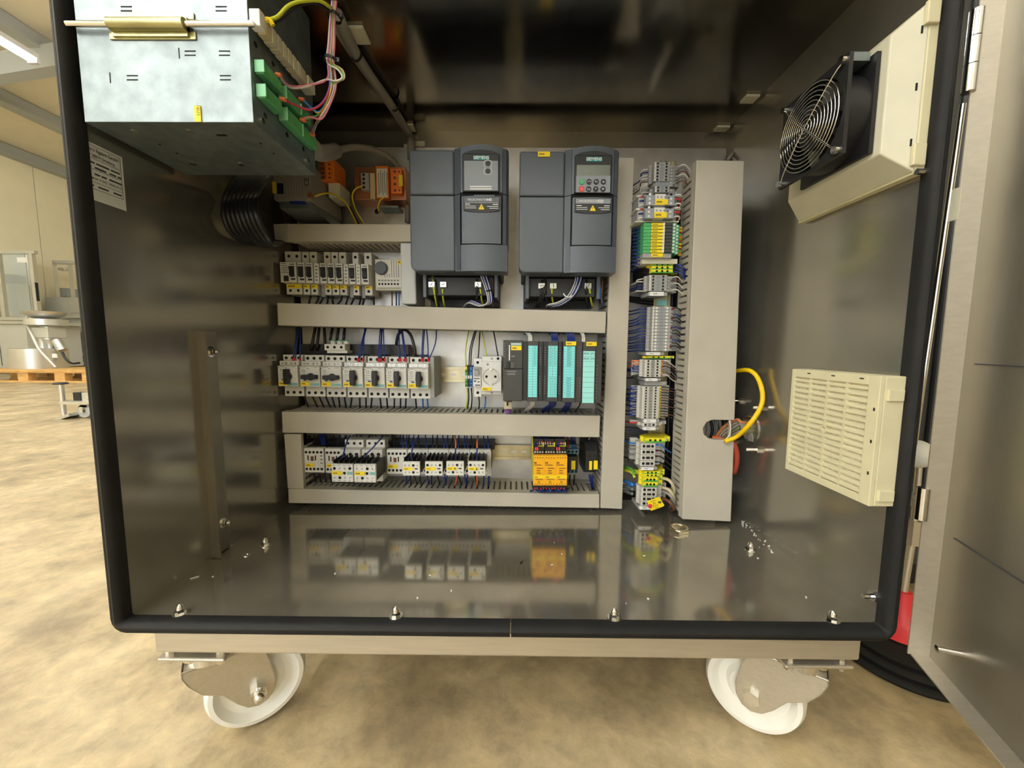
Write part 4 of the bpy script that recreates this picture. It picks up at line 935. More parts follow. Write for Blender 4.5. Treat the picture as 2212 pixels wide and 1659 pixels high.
# ---- yellow safety relays
Ys = .318
for k, l in enumerate(('left yellow safety relay of the three', 'middle yellow safety relay of the three', 'right yellow safety relay of the three')):
    xa, xb, z0, z1 = span(1152.2 + k * 24.3, 984, 1176.2 + k * 24.3, 1049, Ys)
    t = thing('safety_relay', l, 'relay', ((xa + xb) / 2, YP - .01, z0 - .01), 'yellow safety relays')
    part('rear_body', MB().box(xa + .0004, xb - .0004, Ys + .012, YP - .01, z0, z1 - .001), 'peyellow', t)
    part('top_housing', MB().box(xa + .0004, xb - .0004, Ys + .063, YP - .01, z1 - .001, z1 + .03), 'peyellow', t)
    part('front', MB().box(xa + .0002, xb - .0002, Ys, Ys + .012, z0, z1), 'amber', t, bevel=.0008)
    part('front_band', MB().box(xa + .0003, xb - .0003, Ys - .0003, Ys, z0 + .0155, z0 + .022), 'tag', t)
    yu = Ys + .012
    part('terminal_block', MB().box(xa + .0012, xb - .0012, yu, yu + .02, z1, z1 + .011), 'black', t); part('upper_terminal_block', MB().box(xa + .0012, xb - .0012, yu + .02, yu + .05, z1 + .011, z1 + .027), 'black', t)
    part('lower_terminal_block', MB().box(xa + .001, xb - .001, yu, yu + .03, z0 - .009, z0), 'black', t)
    part('trim', MB().box(xa + .008, xb, yu + .0195, yu + .0205, z1 + .0112, z1 + .0128).box(xb - .002, xb, yu + .019, yu + .0205, z1 + .0112, z1 + .02), 'peyellow', t); ww = xb - xa
    for q in range(4):
        hole(t, xa + ww * (.17 + .22 * q), z1 + .004, yu, .0018, 'alu', 'screw'); hole(t, xa + ww * (.17 + .22 * q), z1 + .0165, yu + .02, .0016, 'alu', 'screw')
    pr_(t, [(xa + ww * (.1 + .22 * q), xa + ww * (.2 + .22 * q), z1 - .0055, .0016) for q in range(4)] + [(xa + ww * (.1 + .22 * q), xa + ww * (.2 + .22 * q), z0 + .0025, .0014) for q in range(4)] + [(xa + ww * .06, xa + ww * .3, z1 - .0165, .0026), (xa + ww * .06, xa + ww * .7, z1 - .0205, .0015), (xa + ww * .3, xa + ww * .85, z1 - .0275, .0015), (xa + ww * .3, xa + ww * .62, z1 - .0325, .0015), (xa + ww * .3, xa + ww * .66, z1 - .0375, .0015), (xa + ww * .12, xa + ww * .4, z0 + .0175, .0013), (xa + ww * .2, xa + ww * .85, z0 + .0125, .0012), (xa + ww * .4, xa + ww * .6, z0 + .0085, .001), (xa + ww * .4, xa + ww * .6, z0 + .0055, .001)], Ys - .0003, 'wire_brown')
xa, xb, z0, z1 = span(1226, 966, 1249, 1025, .372)
t = thing('relay_module', 'blue grey relay module with upright yellow tag beside the safety relays', 'relay', ((xa + xb) / 2, YP - .01, z0))
part('base', MB().box(xa, xb, .392, YP - .009, z0, z1), 'relay_blue', t, bevel=.001); part('top_terminals', MB().box(xa, xb + .001, .380, .394, z1 - .017, z1 - .007), 'relay_blue', t); part('bottom_terminals', MB().box(xa, xb, .380, .394, z0, z0 + .008), 'relay_blue', t)
part('relay', MB().box(xa + .0005, xb - .002, .366, .393, z0 + .011, z1 - .02), 'black', t, bevel=.001)
for k in range(3): hole(t, xa + .004 + k * .0085, z1 - .012, .38, .003); hole(t, xa + .004 + k * .0085, z0 + .004, .38, .0025)
q = span(1234, 995, 1242.5, 1014, .366); tagp(t, *q, .366, dash=False)
for k, l in enumerate(('left black fuse holder with yellow tag by the upright duct', 'right black fuse holder with yellow tag touching the duct')):
    xa, xb, z0, z1 = span(1266 + k * 12.6, 957, 1278 + k * 12.6, 1027, .352)
    t = thing('fuse_holder', l, 'fuse holder', ((xa + xb) / 2, YP - .01, z0)); part('body', MB().prism([(YP - .01, z0), (.375, z0), (.352, z0 + .010), (.352, z1 - .018), (.372, z1), (YP - .01, z1 - .002)], 'x', xa, xb - .0004), 'black', t, bevel=.001)
    q = span(1273 + k * 9.8, 996 - k, 1281 + k * 9.8, 1015 - k, .351); tagp(t, max(q[0], xa), min(q[1], xb), q[2], q[3], .3518, dash=False); hole(t, (xa + xb) / 2, z1 - .028, .352, .002)
# ================= terminal column =================
Yq = .320; YT = .378
STUFF = []
MINOR = ('wires right of the', 'dark wires right of', 'blue wires left of the green', 'black wires by the upper', 'dark wires by the upper', 'wires left of the conv', 'wires left of the terminal pair', 'black wires above the contactors', 'blue wires above the left contactors', 'black wires below the left contactors', 'blue wires under the safety', 'black mixed wires above', 'black wires below the right', 'black wires beside the last', 'cables inside the duct', 'dark cables behind', 'black cables behind the column', 'wires left of the second strip', 'black wires under the circuit')
def wire(pts, r, m_, label, group, name='wire', n=5, sub=3, cat='wire'):
    if group and group.startswith(MINOR): STUFF.append((MB().tube(pts, r, n, sub), m_)); return None
    return solo(name, MB().tube(pts, r, n, sub), m_, label, cat, group, smooth=True)
def tstrip(px0, py0, px1, py1, n, label, grp, body='term_grey', kind='std', Yf=Yq, right=2, hol='hole', lt=True):
    a = P(px0, py0, Yf); b = P(px1, py1, Yf); x0, x1 = a.x, b.x; zt, zb = a.z, b.z; h = (zt - zb) / n; out = []
    w = x1 - x0
    for k in range(n):
        z1 = zt - k * h; z0 = z1 - h * .94
        if k == 0:
            t = thing('rail_terminal', label, 'terminal', ((x0 + x1) / 2, YT - .009, z0), grp)
            poly = [(x0 + .014, YT - .009), (x0 - .004, Yf + .024), (x0 - .005, Yf + .016), (x0 - .001, Yf + .012), (x0, Yf), (x1, Yf), (x1 + .001, Yf + .012)]
            if right > 0: poly += [(x1 + .015, Yf + .014)]
            if right > 1: poly += [(x1 + .016, Yf + .026), (x1 + .030, Yf + .028)]
            poly += [(poly[-1][0], YT - .009)]
            part('body', MB().prism(poly, 'z', z0, z1), body, t)
            zc = (z0 + z1) / 2; rr = min(.0024, h * .34)
            if kind == 'std':
                part('jumper_channel', MB().box(x0 + w * .40, x0 + w * .60, Yf - .0003, Yf + .002, z0 + h * .08, z1 - h * .08), 'vfd_panel' if body == 'term_grey' else 'print_soft', t)
                for u in (.22, .78): hole(t, x0 + w * u, zc, Yf, rr, hol, 'clamp_hole')
            elif kind == 'big':
                for u in (.2, .8): hole(t, x0 + w * u, zc, Yf, rr * 1.25, hol, 'clamp_hole')
                part('jumper_channel', MB().box(x0 + w * .38, x0 + w * .64, Yf - .0003, Yf + .002, z0 + h * .25, z1 - h * .25), 'black', t)
            elif kind == 'pe':
                for u in (.25, .5, .75): hole(t, x0 + w * u, zc, Yf, rr, 'hole', 'clamp_hole')
                part('green_band', MB().box(x0 + .0004, x1 + .0004, Yf - .0002, Yf + .012, z0, z0 + h * .35), 'pegreen', t)
                part('green_band', MB().box(x1 + .001, x1 + .012, Yf + .013, Yf + .016, z0, z0 + h * .4), 'pegreen', t)
            if right > 0: hole(t, x1 + .007, zc, Yf + .0132, rr, 'alu', 'screw')
            if right > 1: hole(t, x1 + .023, zc, Yf + .027, rr, 'alu', 'screw')
            if lt: part('marker', MB().box(x0 + .0003, x0 + .003, Yf - .0004, Yf, z0, z1), 'device', t)
        else: dup(out[0], (0, 0, -k * h))
        if k == 0: out.append(t)
    return (x0, x1, zt, zb, h)
def endplate(px0, py0, px1, py1, label, txt=True, mat_='white', Yf=Yq):
    xa, xb, z0, z1 = span(px0, py0, px1, py1, Yf)
    t = thing('strip_marker', label, 'marker', ((xa + xb) / 2, YT - .01, z0)); part('holder', MB().box(xa - .002, xb + .008, Yf + .004, YT - .009, z0 + .0005, z1 - .0005), 'term_grey', t)
    part('label_face', MB().box(xa, xb, Yf, Yf + .005, z0, z1), mat_, t)
    if txt: w = xb - xa; pr_(t, [(xa + w * (.25 + k * .1), xa + w * (.31 + k * .1), z0 + (z1 - z0) * .35, (z1 - z0) * .3) for k in range(3)], Yf, 'print_soft')
    return t
rnd = random.Random(3)

def lwires(x0, zt, h, n, m_, label, grp, idx=None, r=.0012, tgt=None, dz=0, y0=None):
    xd = .252
    for k in (idx if idx is not None else range(n)):
        z = zt - (k + .5) * h; mm = m_ if isinstance(m_, str) else m_[k % len(m_)]; y = Yq + .024
        j = rnd.uniform(-1, 1)
        wire([(x0 - .003, y, z), (x0 - .016, y + .004, z - .001 + .002 * j), (max(x0 - .034, .266), .362 + .004 * j, z - .004 + .004 * j + dz), (xd + .004, .392 + .008 * j, z - .006 + .005 * j + dz)], r, mm, label, grp)
def rwires(x1, zt, h, n, m_, label, grp, idx=None, r=.0012, dz=-.004, ferr=None):
    for k in (idx if idx is not None else range(n)):
        z = zt - (k + .5) * h; mm = m_ if isinstance(m_, str) else m_[k % len(m_)]; j = rnd.uniform(-1, 1)
        p0 = Vector((x1 + .001, Yq + .016, z))
        wire([p0, (x1 + .012, Yq + .006, z + .001), (x1 + .026, Yq + .012 + .004 * j, z + dz), (x1 + .040, Yq + .024, z + dz * 2.2 + .003 * j)], r, mm, label, grp)
        if ferr: solo('ferrule', MB().cyl(p0, (x1 + .006, Yq + .0105, z), .0018, 6), ferr if isinstance(ferr, str) else ferr[k % len(ferr)], 'coloured wire sleeve ' + grp, 'ferrule', 'sleeves ' + grp)
# strip 1 (top)
G = 'grey terminals at the top of the terminal column'
x0, x1, zt, zb, h = tstrip(1414, 350, 1446, 392, 6, 'grey clamp terminal in the topmost strip', G)
x_, y_, z_, w_ = span(1447, 343, 1472, 392, Yq + .02)
lwires(x0, zt, h, 6, ['wire_white', 'wire_blue', 'wire_white', 'wire_white', 'wire_brown', 'wire_white'], 'thin wire from the topmost terminals into the left duct', 'wires left of the topmost terminals', dz=-.004)
rwires(x1 + .018, zt, h, 6, ['wire_white', 'wire_grey', 'wire_brown'], 'thin wire arching right from the topmost terminals', 'wires right of the topmost terminals', dz=-.012)
endplate(1416, 393, 1446, 401.5, 'white strip label under the topmost terminals', mat_='vfd_panel')
G = 'pair of terminals above the converters'
x0, x1, zt, zb, h = tstrip(1415, 402, 1446, 416, 2, 'grey terminal of the pair above the first converter', G)
lwires(x0, zt, h, 2, 'wire_white', 'pale wire left of the terminal pair', 'wires left of the terminal pair', dz=-.012)
# two signal converters
for k, (ya, yb, l) in enumerate(((417, 444, 'upper signal converter with yellow tag in the terminal column'), (446, 472, 'lower signal converter with yellow tag in the terminal column'))):
    Yf = .301; xa, xb, z0, z1 = span(1396 - k * 2, ya, 1457 - k * 2, yb, Yf)
    t = thing('signal_converter', l, 'converter', ((xa + xb) / 2, YT - .01, z0), 'signal converters')
    part('side_plate', MB().box(xa - .014, xb + .016, Yf + .012, YT - .009, z1 - .002, z1), 'device', t); part('side_plate', MB().box(xa - .014, xb + .016, Yf + .014, YT - .009, z0 - .0025, z0 - .0005), 'beige_pale', t)
    part('body', MB().box(xa - .010, xb + .010, Yf + .014, YT - .01, z0, z1 - .002), 'term_grey', t)
    part('left_plug', MB().box(xa, xa + .016, Yf, Yf + .014, z0, z1 - .003), 'relay_grey', t, bevel=.0006); part('right_plug', MB().box(xb - .017, xb, Yf, Yf + .014, z0, z1 - .003), 'relay_grey', t, bevel=.0006)
    part('front', MB().box(xa + .0165, xb - .0175, Yf - .002, Yf + .014, z0, z1 - .002), 'device', t, bevel=.0006)
    for q in range(3): hole(t, xa + .007, z0 + .004 + q * .008, Yf, .0024, 'alu', 'screw'); hole(t, xb - .007, z0 + .004 + q * .008, Yf, .0024, 'alu' if q < 2 else 'hole', 'screw')
    for q in range(4): hole(t, xa + .021 + q * .007, z1 - .008, Yf - .002, .0015, 'print_soft', 'trimmer')
    tagp(t, xa + .0165, xa + .040, z0 + .0005, z0 + .0105, Yf - .002)
    for q in range(3):
        zq = z0 + .005 + q * .008
        wire([(xa, Yf + .012, zq), (xa - .008, Yf + .018, zq - .001), (.268, .36, zq - .006), (.257, .39, zq - .012)], .0016, ['wire_white', 'wire_blue', 'wire_red'][q], 'wire leaving the converters to the left duct', 'wires left of the converters')
        wire([(xb + .001, Yf + .01, zq), (xb + .010, Yf + .006, zq + .001), (xb + .016, Yf + .012, zq - .001), (xb + .018, Yf + .04, zq - .008)], .0016, ['wire_white', 'wire_red', 'wire_white'][q], 'wire leaving the converters to the right', 'wires right of the converters')
# green relay interface
Yf = .307; xa, xb, z0, z1 = span(1391, 480, 1476, 546, Yf); n = 9; h = (z1 - z0) / n
X = lambda u: P(u, 515, Yf).x
rel = None
for k in range(n):
    zk = z1 - (k + 1) * h
    if rel is None:
        rel = t = thing('interface_relay', 'slim green interface relay with yellow tag in the terminal column', 'relay', ((xa + xb) / 2, YT - .01, zk), 'stack of nine slim green relays')
        zA, zB = zk + .0003, zk + h - .0003
        part('base', MB().box(X(1392), X(1473), Yf + .03, YT - .009, zA, zB), 'relay_green', t)
        part('left_terminal', MB().box(X(1391), X(1406.5), Yf + .004, Yf + .03, zA, zB), 'relay_green', t); part('middle', MB().box(X(1407), X(1452), Yf + .004, Yf + .03, zA, zB), 'relay_green', t)
        part('right_terminal', MB().box(X(1452.5), X(1462), Yf + .004, Yf + .03, zA, zB), 'relay_green', t); part('lower_terminal', MB().box(X(1463), X(1473), Yf + .014, Yf + .03, zA, zB), 'relay_green', t)
        tagp(t, X(1407), X(1432), zA + .0004, zB - .0004, Yf + .003); part('white_lever', MB().box(X(1432), X(1436), Yf + .001, Yf + .004, zA, zB), 'white', t)
        part('relay', MB().box(X(1437), X(1451), Yf - .002, Yf + .004, zA + .0002, zB - .0002), 'plc', t)
        for u in (1399,): hole(t, X(u), (zA + zB) / 2, Yf + .004, .0022, 'pegreen', 'screw')
        hole(t, X(1457), (zA + zB) / 2, Yf + .004, .0024, 'white', 'screw'); hole(t, X(1468), (zA + zB) / 2, Yf + .014, .0024, 'white', 'screw')
    else: dup(rel, (0, 0, -k * h))
    for q, u in enumerate((1476, 1482)):
        zz = zk + h * .5; solo('ferrule', MB().cyl((X(u), Yf + .022 + q * .012, zz), (X(u) + .006, Yf + .024 + q * .012, zz), .0017, 6), ['tag', 'wire_orange', 'tag', 'ferrule', 'relay_green'][(k * 2 + q) % 5], 'coloured wire sleeve at the green relays', 'ferrule', 'sleeves at the green relays')
for k in range(11):
    zz = z1 - .004 - k * (z1 - z0 + .02) / 11; j = rnd.uniform(-1, 1)
    wire([(X(1391) + .001, Yf + .024, zz), (X(1391) - .010, Yf + .034, zz + .001), (.268, .362, zz - .002 + .003 * j), (.257, .395, zz - .003 + .004 * j)], .0015, 'wire_blue', 'dark blue wire between green relays and left duct', 'blue wires left of the green relays')
xa, xb, z0, z1 = span(1390, 546, 1452, 556, Yf)
t = thing('relay_end_block', 'grey end block with yellow tag below the green relays', 'terminal', ((xa + xb) / 2, YT - .01, z0)); part('body', MB().box(xa, xb, Yf + .004, YT - .009, z0, z1), 'term_grey', t, bevel=.0008); part('foot', MB().box(xa + .002, xb + .016, Yf + .014, YT - .009, z0 - .009, z0), 'beige_pale', t)
q = span(1407, 547, 1432, 555, Yf + .003); tagp(t, *q, Yf + .0039)
# protective earth terminals
tstrip(1408, 567, 1453, 590, 3, 'green and yellow earth terminal under the relays', 'three earth terminals under the relays', 'peyellow', 'pe', .327, 1, lt=False)
for k in range(6): wire([P(1408, 582 + k * 2, .335), P(1390, 581 + k * 2.5, .35), P(1368, 588 + k * 4, .385)], .0018, 'wire_black', 'black wire left of the upper earth terminals', 'black wires by the upper earth terminals')
for k in range(5): wire([P(1452, 570 + k * 4, .335), P(1470, 574 + k * 4, .320), P(1483, 588 + k * 5, .330), P(1488, 600 + k * 5, .42)], .0022, 'wire_black' if k % 2 else 'wire_blue', 'dark wire right of the upper earth terminals', 'dark wires by the upper earth terminals')
# strip 2
x0, x1, zt, zb, h = tstrip(1403, 594, 1440, 629, 5, 'grey clamp terminal in the strip below the upper earth terminals', 'second strip of grey terminals')
lwires(x0, zt, h, 5, ['wire_white', 'wire_white', 'wire_blue', 'wire_blue', 'wire_white'], 'white or blue wire left of the second strip', 'wires left of the second strip', dz=.002)
rwires(x1 + .01, zt, h, 5, ['wire_white', 'wire_brown', 'wire_white', 'wire_grey', 'wire_white'], 'thin wire right of the second strip', 'wires right of the second strip', dz=-.008)
endplate(1404, 630, 1434, 639, 'white strip label above the bare piece of rail')
# strip 3 (fourteen)
x0, x1, zt, zb, h = tstrip(1410, 662, 1446, 759, 14, 'grey clamp terminal in the long strip of fourteen', 'long strip of fourteen terminals', hol='white')
lwires(x0, zt, h, 14, 'wire_blue', 'blue wire from the strip of fourteen into the left duct', 'blue wires left of the strip of fourteen', r=.0014)
rwires(x1 + .002, zt, h, 14, ['wire_black', 'wire_grey', 'wire_blue', 'wire_black'], 'dark wire right of the strip of fourteen', 'dark wires right of the strip of fourteen', dz=-.006, ferr=['wire_red', 'white', 'white'])
endplate(1397, 760.5, 1426, 767.5, 'white strip label under the strip of fourteen')
tstrip(1400, 769, 1446, 775, 1, 'single green and yellow earth terminal under the strip of fourteen', 'single earth terminal', 'peyellow', 'pe', .327, 1, lt=False)
# strip 4
x0, x1, zt, zb, h = tstrip(1393, 777, 1427, 815, 6, 'pale clamp terminal in the strip of six with orange wires', 'strip of six terminals with orange wires', 'term_light')
lwires(x0, zt, h, 6, ['wire_orange', 'wire_orange', 'wire_blue', 'wire_blue', 'wire_blue', 'wire_black'], 'orange or blue wire left of the strip of six', 'wires left of the strip of six', r=.0014)
rwires(x1 + .002, zt, h, 6, ['wire_white', 'wire_brown', 'wire_black', 'wire_grey', 'wire_brown', 'wire_white'], 'mixed wire right of the strip of six', 'wires right of the strip of six', dz=-.008, ferr=['wire_orange', 'tag', 'wire_orange'])
endplate(1395, 817, 1420, 823.5, 'white strip label under the strip of six')
xa, xb, z0, z1 = span(1393, 824, 1440, 833, .330); t = thing('end_bracket', 'grey end bracket with bright screws in the terminal column', 'bracket', ((xa + xb) / 2, YT - .01, z0)); part('body', MB().box(xa, xb, .330, YT - .009, z0, z1), 'term_grey', t)
for u in (.15, .72, .92): screw(t, xa + (xb - xa) * u, (z0 + z1) / 2, .330, .0026)
# strip 5
x0, x1, zt, zb, h = tstrip(1388, 835, 1422, 905, 12, 'pale clamp terminal in the strip of twelve with yellow sleeves', 'strip of twelve terminals with yellow sleeves', 'term_light')
lwires(x0, zt, h, 12, 'wire_blue', 'blue wire from the strip of twelve into the left duct', 'blue wires left of the strip of twelve', r=.0014)
rwires(x1 + .002, zt, h, 12, ['wire_black', 'wire_brown', 'wire_black'], 'dark wire right of the strip of twelve', 'dark wires right of the strip of twelve', dz=-.002, ferr='tag')
endplate(1391, 905.5, 1417, 913.5, 'white strip label under the strip of twelve')
x0, x1, zt, zb, h = tstrip(1388, 914, 1418, 922, 1, 'single pale terminal with a red wire under the strip of twelve', 'single terminal with red wire', 'term_light')
lwires(x0, zt, h, 1, 'wire_red', 'red wire entering the single pale terminal', 'red wire at the single terminal', r=.0018)
endplate(1390, 922.5, 1416, 929.5, 'white strip label below the single pale terminal')
# lower earth bar, big terminals
tstrip(1394, 946, 1437, 957, 1, 'yellow earth terminal above the big terminals', 'yellow earth terminal', 'peyellow', 'pe', .327, 1, lt=False)
x0, x1, zt, zb, h = tstrip(1385, 958, 1414, 1008, 4, 'big pale terminal in the lower part of the column', 'four big pale terminals', 'term_light', 'big')
lwires(x0, zt, h, 4, ['wire_sky', 'wire_grey', 'wire_grey', 'wire_black'], 'wire left of the four big terminals', 'wires left of the four big terminals', r=.0018)
rwires(x1 + .002, zt, h, 4, ['wire_sky', 'wire_black', 'wire_black', 'wire_black'], 'wire right of the four big terminals', 'wires right of the four big terminals', dz=-.01, r=.0016, ferr=['wire_sky', 'wire_red', 'wire_brown'])
endplate(1386, 1009, 1412, 1016, 'white strip label under the four big terminals')
tstrip(1391, 1018, 1425, 1030, 2, 'small green and yellow earth terminal near the bottom', 'two small earth terminals', 'peyellow', 'pe', .323, 1, lt=False)
x0, x1, zt, zb, h = tstrip(1391, 1031, 1420, 1052, 2, 'large green and yellow earth terminal near the bottom', 'two large earth terminals', 'peyellow', 'pe', .315, 1, lt=False)
for k in range(2): wire([(x0 - .010, .345, zt - .004 - k * .006), (max(x0 - .026, .27), .36, zt + .002 - k * .007), (.256, .392, zt + .001 - k * .009)], .003, 'wire_green' if k == 0 else 'wire_pe', ('green' if k == 0 else 'yellow green') + ' earth cable left of the large earth terminals', 'thick earth cables', n=7)
for k in range(3): wire([P(1391, 1020 + k * 4, .340), P(1370, 1015 + k * 3, .36), P(1345, 1007 + k * 4, .39)], .0015, 'wire_pe', 'thin yellow green wire left of the small earth terminals', 'thin earth wires')
x0, x1, zt, zb, h = tstrip(1386, 1053, 1417, 1093, 4, 'big pale terminal in the lowest strip by the warning tag', 'four lowest big terminals', 'term_light', 'big', .315)
for k in range(3): wire([(x0 - .010, .345, zt - .005 - k * .010), (max(x0 - .026, .27), .36, zt - .008 - k * .011), (.256, .392, zt - .010 - k * .012)], .0034, 'wire_sky' if k == 0 else 'wire_grey', ('bright blue' if k == 0 else 'dark grey') + ' power core left of the lowest terminals', 'power cores left of the lowest terminals', n=7)
wire([P(1386, 1046, .345), P(1370, 1047, .36), P(1345, 1052, .39)], .003, 'wire_sky', 'pair mate bright blue power core above the other blue core', 'power cores left of the lowest terminals', n=7)
endplate(1382, 1093.5, 1408, 1101, 'white strip label at the very bottom of the column')
for k, (a, m_) in enumerate(((1032, 'cable_cream'), (1052, 'cable_cream'), (1060, 'cable_grey'), (1075, 'wire_brown'))):
    wire([P(1428, a, .335), P(1446, a + 6 + k, .310), P(1456, a + 24, .315), P(1452, a + 44 - k * 6, .335), P(1445, a + 52 - k * 6, .42)], .0034, m_, ('cream', 'second cream', 'grey', 'brown')[k] + ' cable core bending down right of the lowest terminals', 'cable cores right of the lowest terminals', n=7)
# warning tag
Yw = .301
wt = thing('warning_tag', 'tilted yellow warning tag with red rivet at the bottom of the column', 'tag', P(1418, 1103, Yw))
c = [P(*q, Yw) for q in ((1397.5, 1083), (1424, 1073.5), (1435, 1091), (1433, 1094), (1407, 1103.5), (1404, 1101))]
part('tag_plate', MB().prism([(q.x, q.z) for q in c], 'y', Yw, Yw + .0012), 'tag', wt)
q = P(1404, 1093, Yw); part('rivet', MB().cyl((q.x, Yw, q.z), (q.x, Yw - .004, q.z), .0045, 12, .003), 'red', wt, 'auto')
tri = [P(*q, Yw - .0003) for q in ((1412, 1085), (1411, 1095), (1421.5, 1091))]
part('triangle_outline', MB().tube([tri[0], tri[1], tri[2], tri[0]], .0004, 4, 1), 'print', wt); q = P(1414.8, 1090.5, Yw); text('!', .007, (q.x, Yw - .0005, q.z), 'print', wt)
q = P(1425, 1085, Yw); part('slot_hole', MB().box(q.x - .003, q.x + .003, Yw - .0003, Yw, q.z - .0018, q.z + .0018), 'print', wt)
a, b = P(1406, 1084, Yw), P(1416, 1080, Yw); part('print', MB().tube([(a.x, Yw - .0002, a.z), (b.x, Yw - .0002, b.z)], .0004, 4, 1), 'print', wt); a, b = P(1415, 1098, Yw), P(1423, 1095.5, Yw); part('print', MB().tube([(a.x, Yw - .0002, a.z), (b.x, Yw - .0002, b.z)], .0004, 4, 1), 'print', wt)
# thick dark cables crossing behind the column at the two rail gaps
for k in range(5): wire([P(1345, 925 + k * 5, .43), P(1400, 930 + k * 5, .435), P(1440, 928 + k * 5, .43), P(1490, 920 + k * 7, .42)], .0042, 'wire_grey', 'thick dark grey cable crossing behind the lower bare rail', 'dark cables behind the column', n=7)
for k in range(3): wire([P(1350, 640 + k * 4, .44), P(1400, 645 + k * 6, .442), P(1440, 640 + k * 8, .442), P(1475, 640 + k * 14, .43)], .002, 'wire_black', 'black cable behind the upper bare rail', 'black cables behind the column')
# small white marker carriers left of the lower strips
for k, (a, b) in enumerate(((778, 792), (794, 812), (833, 848), (850, 866), (868, 884), (886, 897), (907, 915), (946, 962), (964, 980), (982, 996))):
    xa, xb, z0, z1 = span(1366 - k * 1.2 * .5, a, 1382 - k * .6, b, .360); solo('marker_carrier', MB().box(xa, xb, .360, YT - .009, z0, z1), 'term_light', 'small pale lower tier connector between terminals and left duct', 'connector', 'pale connectors left of the terminals', bevel=.0008)
# ================= row wiring =================
def pw(pts, r, m_, label, group, n=6, sub=3): return wire([P(*q) for q in pts], r, m_, label, group, n=n, sub=sub)
B4 = 590; S4 = 4.424
for k, x in enumerate((672, 684, 697, 709, 722, 737, 750, 763, 777, 791, 806)):
    pw([(x, 634, .415), (x + rnd.uniform(-4, 4), 645, .41), (x + rnd.uniform(-8, 2), 658, .415)], .0022, 'wire_black', 'black wire under the circuit breakers', 'black wires under the circuit breakers')
for x, m_ in ((846, 'wire_brown'), (855, 'wire_black'), (861, 'wire_sky')): pw([(x, 622, .41), (x + 1, 640, .412), (x + 1, 660, .415)], .0016, m_, {'wire_brown': 'brown', 'wire_black': 'black', 'wire_sky': 'blue'}[m_] + ' wire under the thermostat', 'wires under the thermostat')
def bw(x0, y0, x1, y1, m_, label, grp, r=.0013, Ya=.40, Yb_=.40, bend=0, ferr=False):
    pw([(x0, y0, Ya), ((x0 + x1) / 2 + bend, (y0 + y1) / 2, (Ya + Yb_) / 2 - .008), (x1, y1, Yb_)], r, m_, label, grp)
    if ferr: solo('ferrule', MB().cyl(P(x1, y1 - 4, Yb_ - .003), P(x1 - .3, y1 + 3, Yb_), .0017, 6), 'ferrule', 'red wire sleeve ' + grp, 'ferrule', 'red sleeves ' + grp)
g = 'blue wires above the motor switches'
for x0, x1 in ((643, 633), (646, 637), (649, 648), (790, 773), (792, 776), (788, 785), (822, 817), (824, 820), (826, 824), (828, 831), (861, 862), (863, 865), (866, 875), (868, 877), (915, 911), (918, 914), (921, 925), (943, 926)):
    bw(x0, 706, x1, 778, 'wire_blue', 'blue wire from the duct into the motor switches', g, .0013, .40, .362, bend=(6 if x0 == 943 else rnd.uniform(-2, 2)), ferr=True)
g = 'thick black cables above the motor switches'
for x0, x1 in ((682, 672), (690, 684), (700, 703)): bw(x0, 704, x1, 757, 'wire_black', 'thick black cable onto the busbar left of the feed terminal', g, .0032, .41, .40)
for k in range(3): bw(719 + k * 13, 705, 713 + k * 14.5, 735, 'wire_black', 'black cable entering the three pole feed terminal', 'black cables into the feed terminal', .0030, .41, .392)
pw([(856, 745, .40), (860, 724, .395), (872, 712, .39), (886, 722, .385), (894, 745, .38), (898, 770, .38)], .0032, 'wire_black', 'black cable looping over the busbar end', None, n=8)
g = 'black wires below the motor switches'
for a, b in ((480, 545), (575, 660), (655, 735), (735, 810), (810, 860), (890, 915), (960, 990), (1055, 1030), (1145, 1148), (1220, 1222), (1295, 1275), (1385, 1405), (1465, 1480), (1560, 1556), (1635, 1630), (1700, 1690), (1810, 1825)):
    bw(570 + a / 5.53, 855, 570 + b / 5.53, 886, 'wire_black', 'black wire from the motor switches into the duct below', g, .0019, .40, .42)
for a, b in ((1895, 1905), (1950, 1962)): bw(570 + a / 5.53, 857, 570 + b / 5.53, 884, 'wire_sky', 'blue wire below the last motor switch', 'blue wires below the last motor switch', .0018, .40, .42)
g = 'wires above the socket'
for x0, x1, y1, m_, l in ((1013, 1007, 792, 'wire_pe', 'yellow green wire above the rail terminals'), (1026, 1013, 792, 'wire_black', 'black wire above the rail terminals'), (1029, 1017, 792, 'wire_black', 'second black wire above the rail terminals'), (1037, 1033, 776, 'wire_black', 'black wire into the small white breaker'), (1041, 1054, 782, 'wire_pe', 'yellow wire into the socket'), (1066, 1076, 770, 'wire_black', 'black wire into the socket corner')):
    bw(x0, 714, x1, y1, m_, l, g, .0014, .41, .40, bend=-4 if x0 < 1035 else 0)
g = 'wires below the socket'
for x0, x1, m_, l in ((1009, 1006, 'wire_pe', 'yellow green wire below the rail terminals'), (1012, 1009, 'wire_black', 'black wire below the rail terminals'), (1018, 1017, 'wire_black', 'second black wire below the rail terminals'), (1034, 1033, 'wire_black', 'black wire below the small white breaker'), (1049, 1044, 'wire_sky', 'blue wire below the socket')):
    bw(x0, 838 if x0 < 1030 else 857, x1, 888, m_, l, g, .0016, .41, .415, bend=2)
